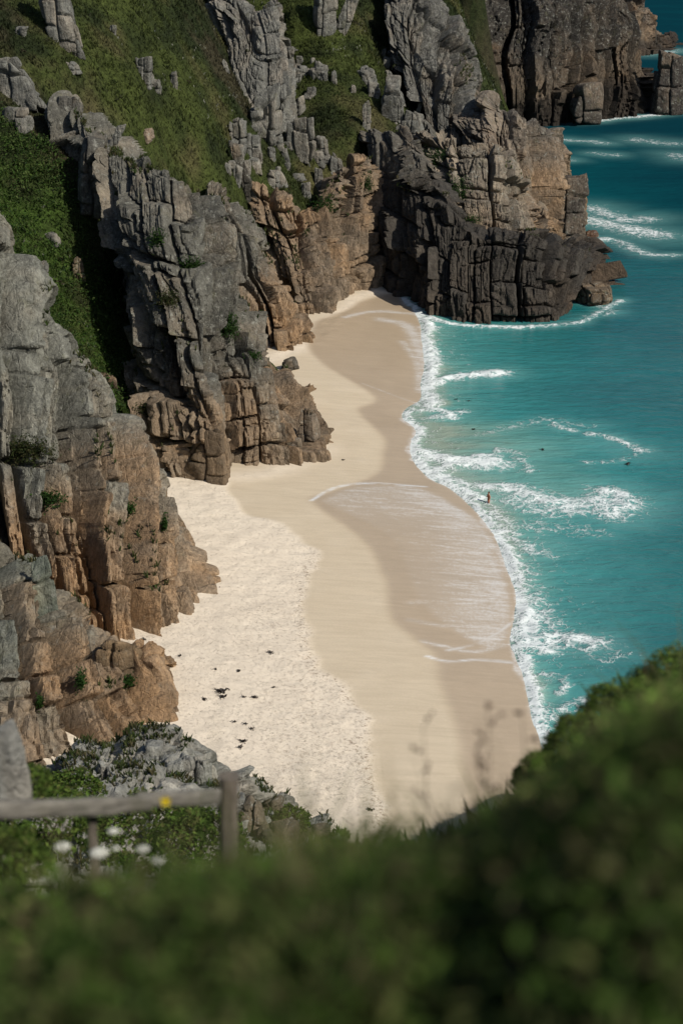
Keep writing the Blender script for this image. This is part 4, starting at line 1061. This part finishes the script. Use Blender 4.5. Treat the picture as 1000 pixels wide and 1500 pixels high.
for k in range(5):
    a = k * 1.2566 + .3; d = np.array([math.cos(a), -.35, math.sin(a)]); d2 = np.array([-math.sin(a), 0, math.cos(a)])
    pet.append(([np.array([0, 0, 0.]), d * .014 + d2 * .010, d * .026 + d2 * .006, d * .026 - d2 * .006, d * .014 - d2 * .010, np.array([0, .004, 0]), d * .014 + d2 * .010 + [0, .003, 0], d * .026 + d2 * .006 + [0, .003, 0], d * .026 - d2 * .006 + [0, .003, 0], d * .014 - d2 * .010 + [0, .003, 0]],
                [(0, 1, 2, 3, 4), (9, 8, 7, 6, 5), (0, 5, 6, 1), (1, 6, 7, 2), (2, 7, 8, 3), (3, 8, 9, 4), (4, 9, 5, 0)]))
pet.append(ball(np.array([0, -.004, 0.]), .009))
V, F = join(pet); mesh_obj('petals', V, F, YEL, t, smooth=False)
for lab, top, Y, br in [('tall brown seed head with drooping spikes before the damp sand', (706, 1042), 6.0, 7), ('slender brown seed stalk with a forked top on the left', (612, 1068), 6.0, 5), ('short brown seed stalk right of the tall drooping one', (757, 1046), 6.2, 4), ('thin brown seed stalk leaning over the middle of the heath', (690, 1100), 5.6, 4), ('brown seed stalk close against the right shrubs', (664 + 160, 1050), 8.5, 3)]:
    p = P(top[0], top[1], Y); gz = near_z(p[None, :2])[0]; h = p[2] - gz
    base = np.array([p[0] + .04, p[1], gz]); t = empty('seed_stalk', base); tag(t, lab, 'plant', 'brown seed stalks above the heath')
    pts = [np.array([-.04 * q + .02 * math.sin(q * 3 + px), 0, h * q]) for q in np.linspace(0, 1, 8)]
    st_ = tube(pts, .0024)
    bl = [st_]
    for k in range(br):
        q = .50 + .5 * k / max(1, br - 1); o = np.array([-.04 * q + .02 * math.sin(q * 3 + px), 0, h * q]); a = random.uniform(0, 6.28)
        e = o + np.array([math.cos(a) * .055, math.sin(a) * .03, random.uniform(.015, .06)]); bl.append(tube([o, (o + e) / 2 + [0, 0, .008], e], .0012, 4))
        for u in range(9): bl.append(ball(o + (e - o) * random.uniform(.3, 1.05) + np.array([random.gauss(0, .004), random.gauss(0, .004), random.gauss(0, .005)]), random.uniform(.003, .006), 1.2, 5))
    V, F = join(bl); mesh_obj('seed_head', V, F, SEED, t)

# ---------------------------------------------------------------- seaweed
KELP = mk_plain('wet_kelp', (.018, .013, .010), .4, 10, .5, .3)
def kelp(label, px, py, r, n, z=None, cat='seaweed', group='seaweed clumps on the dry sand'):
    zz = 1.2 if z is None else z
    p = G(px, py, zz)
    if z is None:
        i = np.argmin(np.abs(xs - p[0])); j = np.argmin(np.abs(ys - p[1])); p[2] = zb.reshape(len(ys), len(xs))[j, i] + .03
    parts = []; r = r * 1.6
    for k in range(n):                   # curled ribbons radiating from one holdfast
        a = rng.uniform(0, 6.28); L = r * rng.uniform(.5, 1.2); w = r * rng.uniform(.08, .2); pts = []; c = np.array([0, 0, .03]) ; V = []
        for q in range(6):
            d = np.array([math.cos(a), math.sin(a), 0]); s2 = np.array([-d[1], d[0], .3])
            hgt = np.array([0, 0, .15 * r * math.sin(q * 1.9 + k) + .04])
            V += [c + s2 * w * (1 - q / 7) + hgt, c - s2 * w * (1 - q / 7) + hgt, c - s2 * w * (1 - q / 7) * .8 + hgt - [0, 0, .03], c + s2 * w * (1 - q / 7) * .8 + hgt - [0, 0, .03]]
            c = c + d * L / 5; a += rng.normal() * .5
        F = [(q * 4 + i, q * 4 + (i + 1) % 4, q * 4 + 4 + (i + 1) % 4, q * 4 + 4 + i) for q in range(5) for i in range(4)]
        parts.append((V, F))
    parts.append(ball(np.array([0, 0, .02]), r * .22, .4, 7))
    V, F = join(parts); o = mesh_obj('seaweed', V, F, KELP, smooth=False); o.location = p
    return tag(o, label, cat, group)
for lab, px, py, r, n in [('largest black seaweed heap on the dry sand', 324, 1018, .42, 12), ('seaweed strand just below the largest heap', 326, 1027, .34, 8), ('small seaweed scrap left of the largest heap', 299, 1033, .28, 5), ('small round seaweed clump right of the largest heap', 356, 1027, .16, 5),
        ('compact seaweed clump well right of the largest heap', 373, 1027, .24, 7), ('thin seaweed scrap above the largest heap', 317, 988, .16, 4), ('seaweed strand high on the sand near the orange bluff', 265, 969, .22, 5), ('flat seaweed scrap at the edge of the damp sand', 395, 960, .26, 6),
        ('short seaweed strand right of the upper scraps', 350, 990, .22, 5), ('two leaved seaweed scrap near the damp sand', 400, 1011, .14, 4), ('slim seaweed strand below the compact clump', 344, 1063, .2, 4), ('dark seaweed tuft between the lower strands', 360, 1066, .18, 4), ('seaweed scrap above the lower heap', 368, 1074, .2, 5),
        ('lower seaweed heap nearest the fence', 357, 1092, .28, 9), ('seaweed strand under the lower heap', 351, 1101, .24, 5), ('faint seaweed line on the sand beside the pale ridge tip', 212, 946, .24, 5), ('stray seaweed scrap at the bottom of the beach', 540, 1186, .24, 5), ('small lone seaweed scrap on the damp sand in midbeach', 502, 667, .2, 4)]:
    kelp(lab, px, py, r, n)
for lab, px, py, r in [('dark weed patch afloat beside the long foam streak', 668, 586, .5), ('second dark weed patch afloat close to the first', 685, 588, .45), ('dark weed patch afloat near the middle of the bay', 794, 659, .4), ('small weed patch afloat off the upper surf', 692, 629, .35), ('dark weed drifting under the far foam ring', 918, 680, .5)]:
    kelp(lab, px, py, r * .6, 7, z=.02, group='weed patches afloat in the bay')

# ---------------------------------------------------------------- person wading
SKIN = mk_plain('sunburnt_skin', (.33, .145, .085), .12, 6, .6, .05)
HAIR = mk_plain('dark_hair', (.035, .022, .014), .3, 40)
CLOTH = mk_plain('dark_red_swimwear', (.13, .028, .022), .2, 30)
def skin_body(name, joints_, bones, mat, parent, sub=2, root=0):
    me = bpy.data.meshes.new(name); me.from_pydata([j[:3] for j in joints_], bones, [])
    o = bpy.data.objects.new(name, me); COL.objects.link(o)
    md = o.modifiers.new('skin', 'SKIN'); sb = o.modifiers.new('smooth', 'SUBSURF'); sb.levels = sub; sb.render_levels = sub
    lay = me.skin_vertices[0].data if len(me.skin_vertices) else None
    for i, j in enumerate(joints_):
        lay[i].radius = (j[3], j[4] if len(j) > 4 else j[3]); lay[i].use_root = (i == root)
    dg = bpy.context.evaluated_depsgraph_get(); dg.update()
    m2 = bpy.data.meshes.new_from_object(o.evaluated_get(dg)); o.modifiers.clear(); o.data = m2
    m2.materials.clear(); m2.materials.append(mat)
    for p_ in m2.polygons: p_.use_smooth = True
    o.parent = parent; return o
# facing -y in its own frame; height 1.74, weight on the right leg, left arm bent up to the chest
J = [(0, .0, .96, .125, .10), (0, -.005, 1.12, .118, .095), (0, -.01, 1.28, .140, .10), (0, .0, 1.41, .105, .085), (0, .0, 1.50, .052), (0, -.012, 1.58, .075, .085), (0, -.01, 1.66, .078, .092), (0, .0, 1.72, .045, .055),
     (.17, .0, 1.41, .058), (.235, .03, 1.15, .042), (.20, -.10, .95, .034), (.195, -.13, .89, .032, .018),
     (-.17, .0, 1.41, .058), (-.25, -.02, 1.16, .042), (-.10, -.20, 1.22, .034), (-.04, -.22, 1.25, .032, .018),
     (.095, 0, .86, .088), (.11, -.04, .50, .056), (.11, .02, .10, .038), (.11, -.10, .04, .035, .025),
     (-.095, 0, .86, .088), (-.11, .06, .50, .056), (-.11, .16, .12, .038), (-.11, .05, .05, .035, .025)]
B = [(0, 1), (1, 2), (2, 3), (3, 4), (4, 5), (5, 6), (6, 7), (3, 8), (8, 9), (9, 10), (10, 11), (3, 12), (12, 13), (13, 14), (14, 15), (0, 16), (16, 17), (17, 18), (18, 19), (0, 20), (20, 21), (21, 22), (22, 23)]
for hand, dr, sp in ((11, np.array([-.02, -.30, -.95]), np.array([.25, -.9, .2])), (15, np.array([.85, -.2, .45]), np.array([-.3, .3, .9]))):
    h0 = np.array(J[hand][:3]); dr = dr / np.linalg.norm(dr); sp = sp / np.linalg.norm(sp)
    for f_, (off_, L_) in enumerate(((-.03, .065), (-.01, .08), (.01, .083), (.03, .075), (.045, .055))):
        a_ = h0 + sp * off_ + dr * .02; d_ = dr if f_ < 4 else (dr * .5 + sp * .7)
        k0 = len(J); J.append((*(a_ + d_ * L_ * .5), .0085)); J.append((*(a_ + d_ * L_ + np.array([0, -.008, -.006])), .007)); B += [(hand, k0), (k0, k0 + 1)]
wp = G(715, 738, 0.0); wp[2] = -.50
t = empty('person', wp); t.rotation_euler = (0, 0, R(-62)); tag(t, 'person wading thigh deep in the surf, one arm bent to the chest, dark red swimwear', 'person')
body = skin_body('body', J, B, SKIN, t)
# face: nose, brow and ears pulled out of the head
def lathe_ball(name, c, r, mat, cut=None):
    V, F = ball(np.zeros(3), 1.0, 1.0, 12); me_v = np.array(V)
    return V, F
def ell(c, r, n=14, keep=None):
    V, F = [], []
    m = 9
    for i in range(m + 1):
        a = math.pi * i / m
        for k in range(n):
            w = 2 * math.pi * k / n; V.append(np.array(c) + np.array(r) * [math.sin(a) * math.cos(w), math.sin(a) * math.sin(w), math.cos(a)])
    for i in range(m):
        for k in range(n):
            q = (i * n + k, i * n + (k + 1) % n, (i + 1) * n + (k + 1) % n, (i + 1) * n + k)
            if keep is None or keep(sum(V[x] for x in q) / 4): F.append(q)
    return np.array(V), F
V, F = ell((0, .012, 1.665), (.088, .106, .092), keep=lambda q: q[2] > 1.60 and (q[1] > -.045 or q[2] > 1.715)); mesh_obj('hair', V, F, HAIR, t)
V, F = join([ell((0, -.105, 1.625), (.013, .018, .022), 8)]); mesh_obj('nose', V, F, SKIN, t)
for s_ in (-1, 1):
    V, F = ell((s_ * .084, .0, 1.63), (.010, .020, .032), 8); mesh_obj('ear', V, F, SKIN, t)
    V, F = ell((s_ * .030, -.094, 1.655), (.012, .008, .008), 8); mesh_obj('eye', V, F, HAIR, t)
V, F = ell((0, -.096, 1.583), (.026, .008, .008), 8); mesh_obj('mouth', V, F, CLOTH, t)
SJ = [(0, .0, .98, .138, .112), (0, 0, .90, .138, .114), (.095, 0, .84, .100), (.108, -.028, .66, .084), (-.095, 0, .84, .100), (-.108, .035, .66, .084)]
skin_body('swimwear', SJ, [(0, 1), (1, 2), (2, 3), (1, 4), (4, 5)], CLOTH, t)
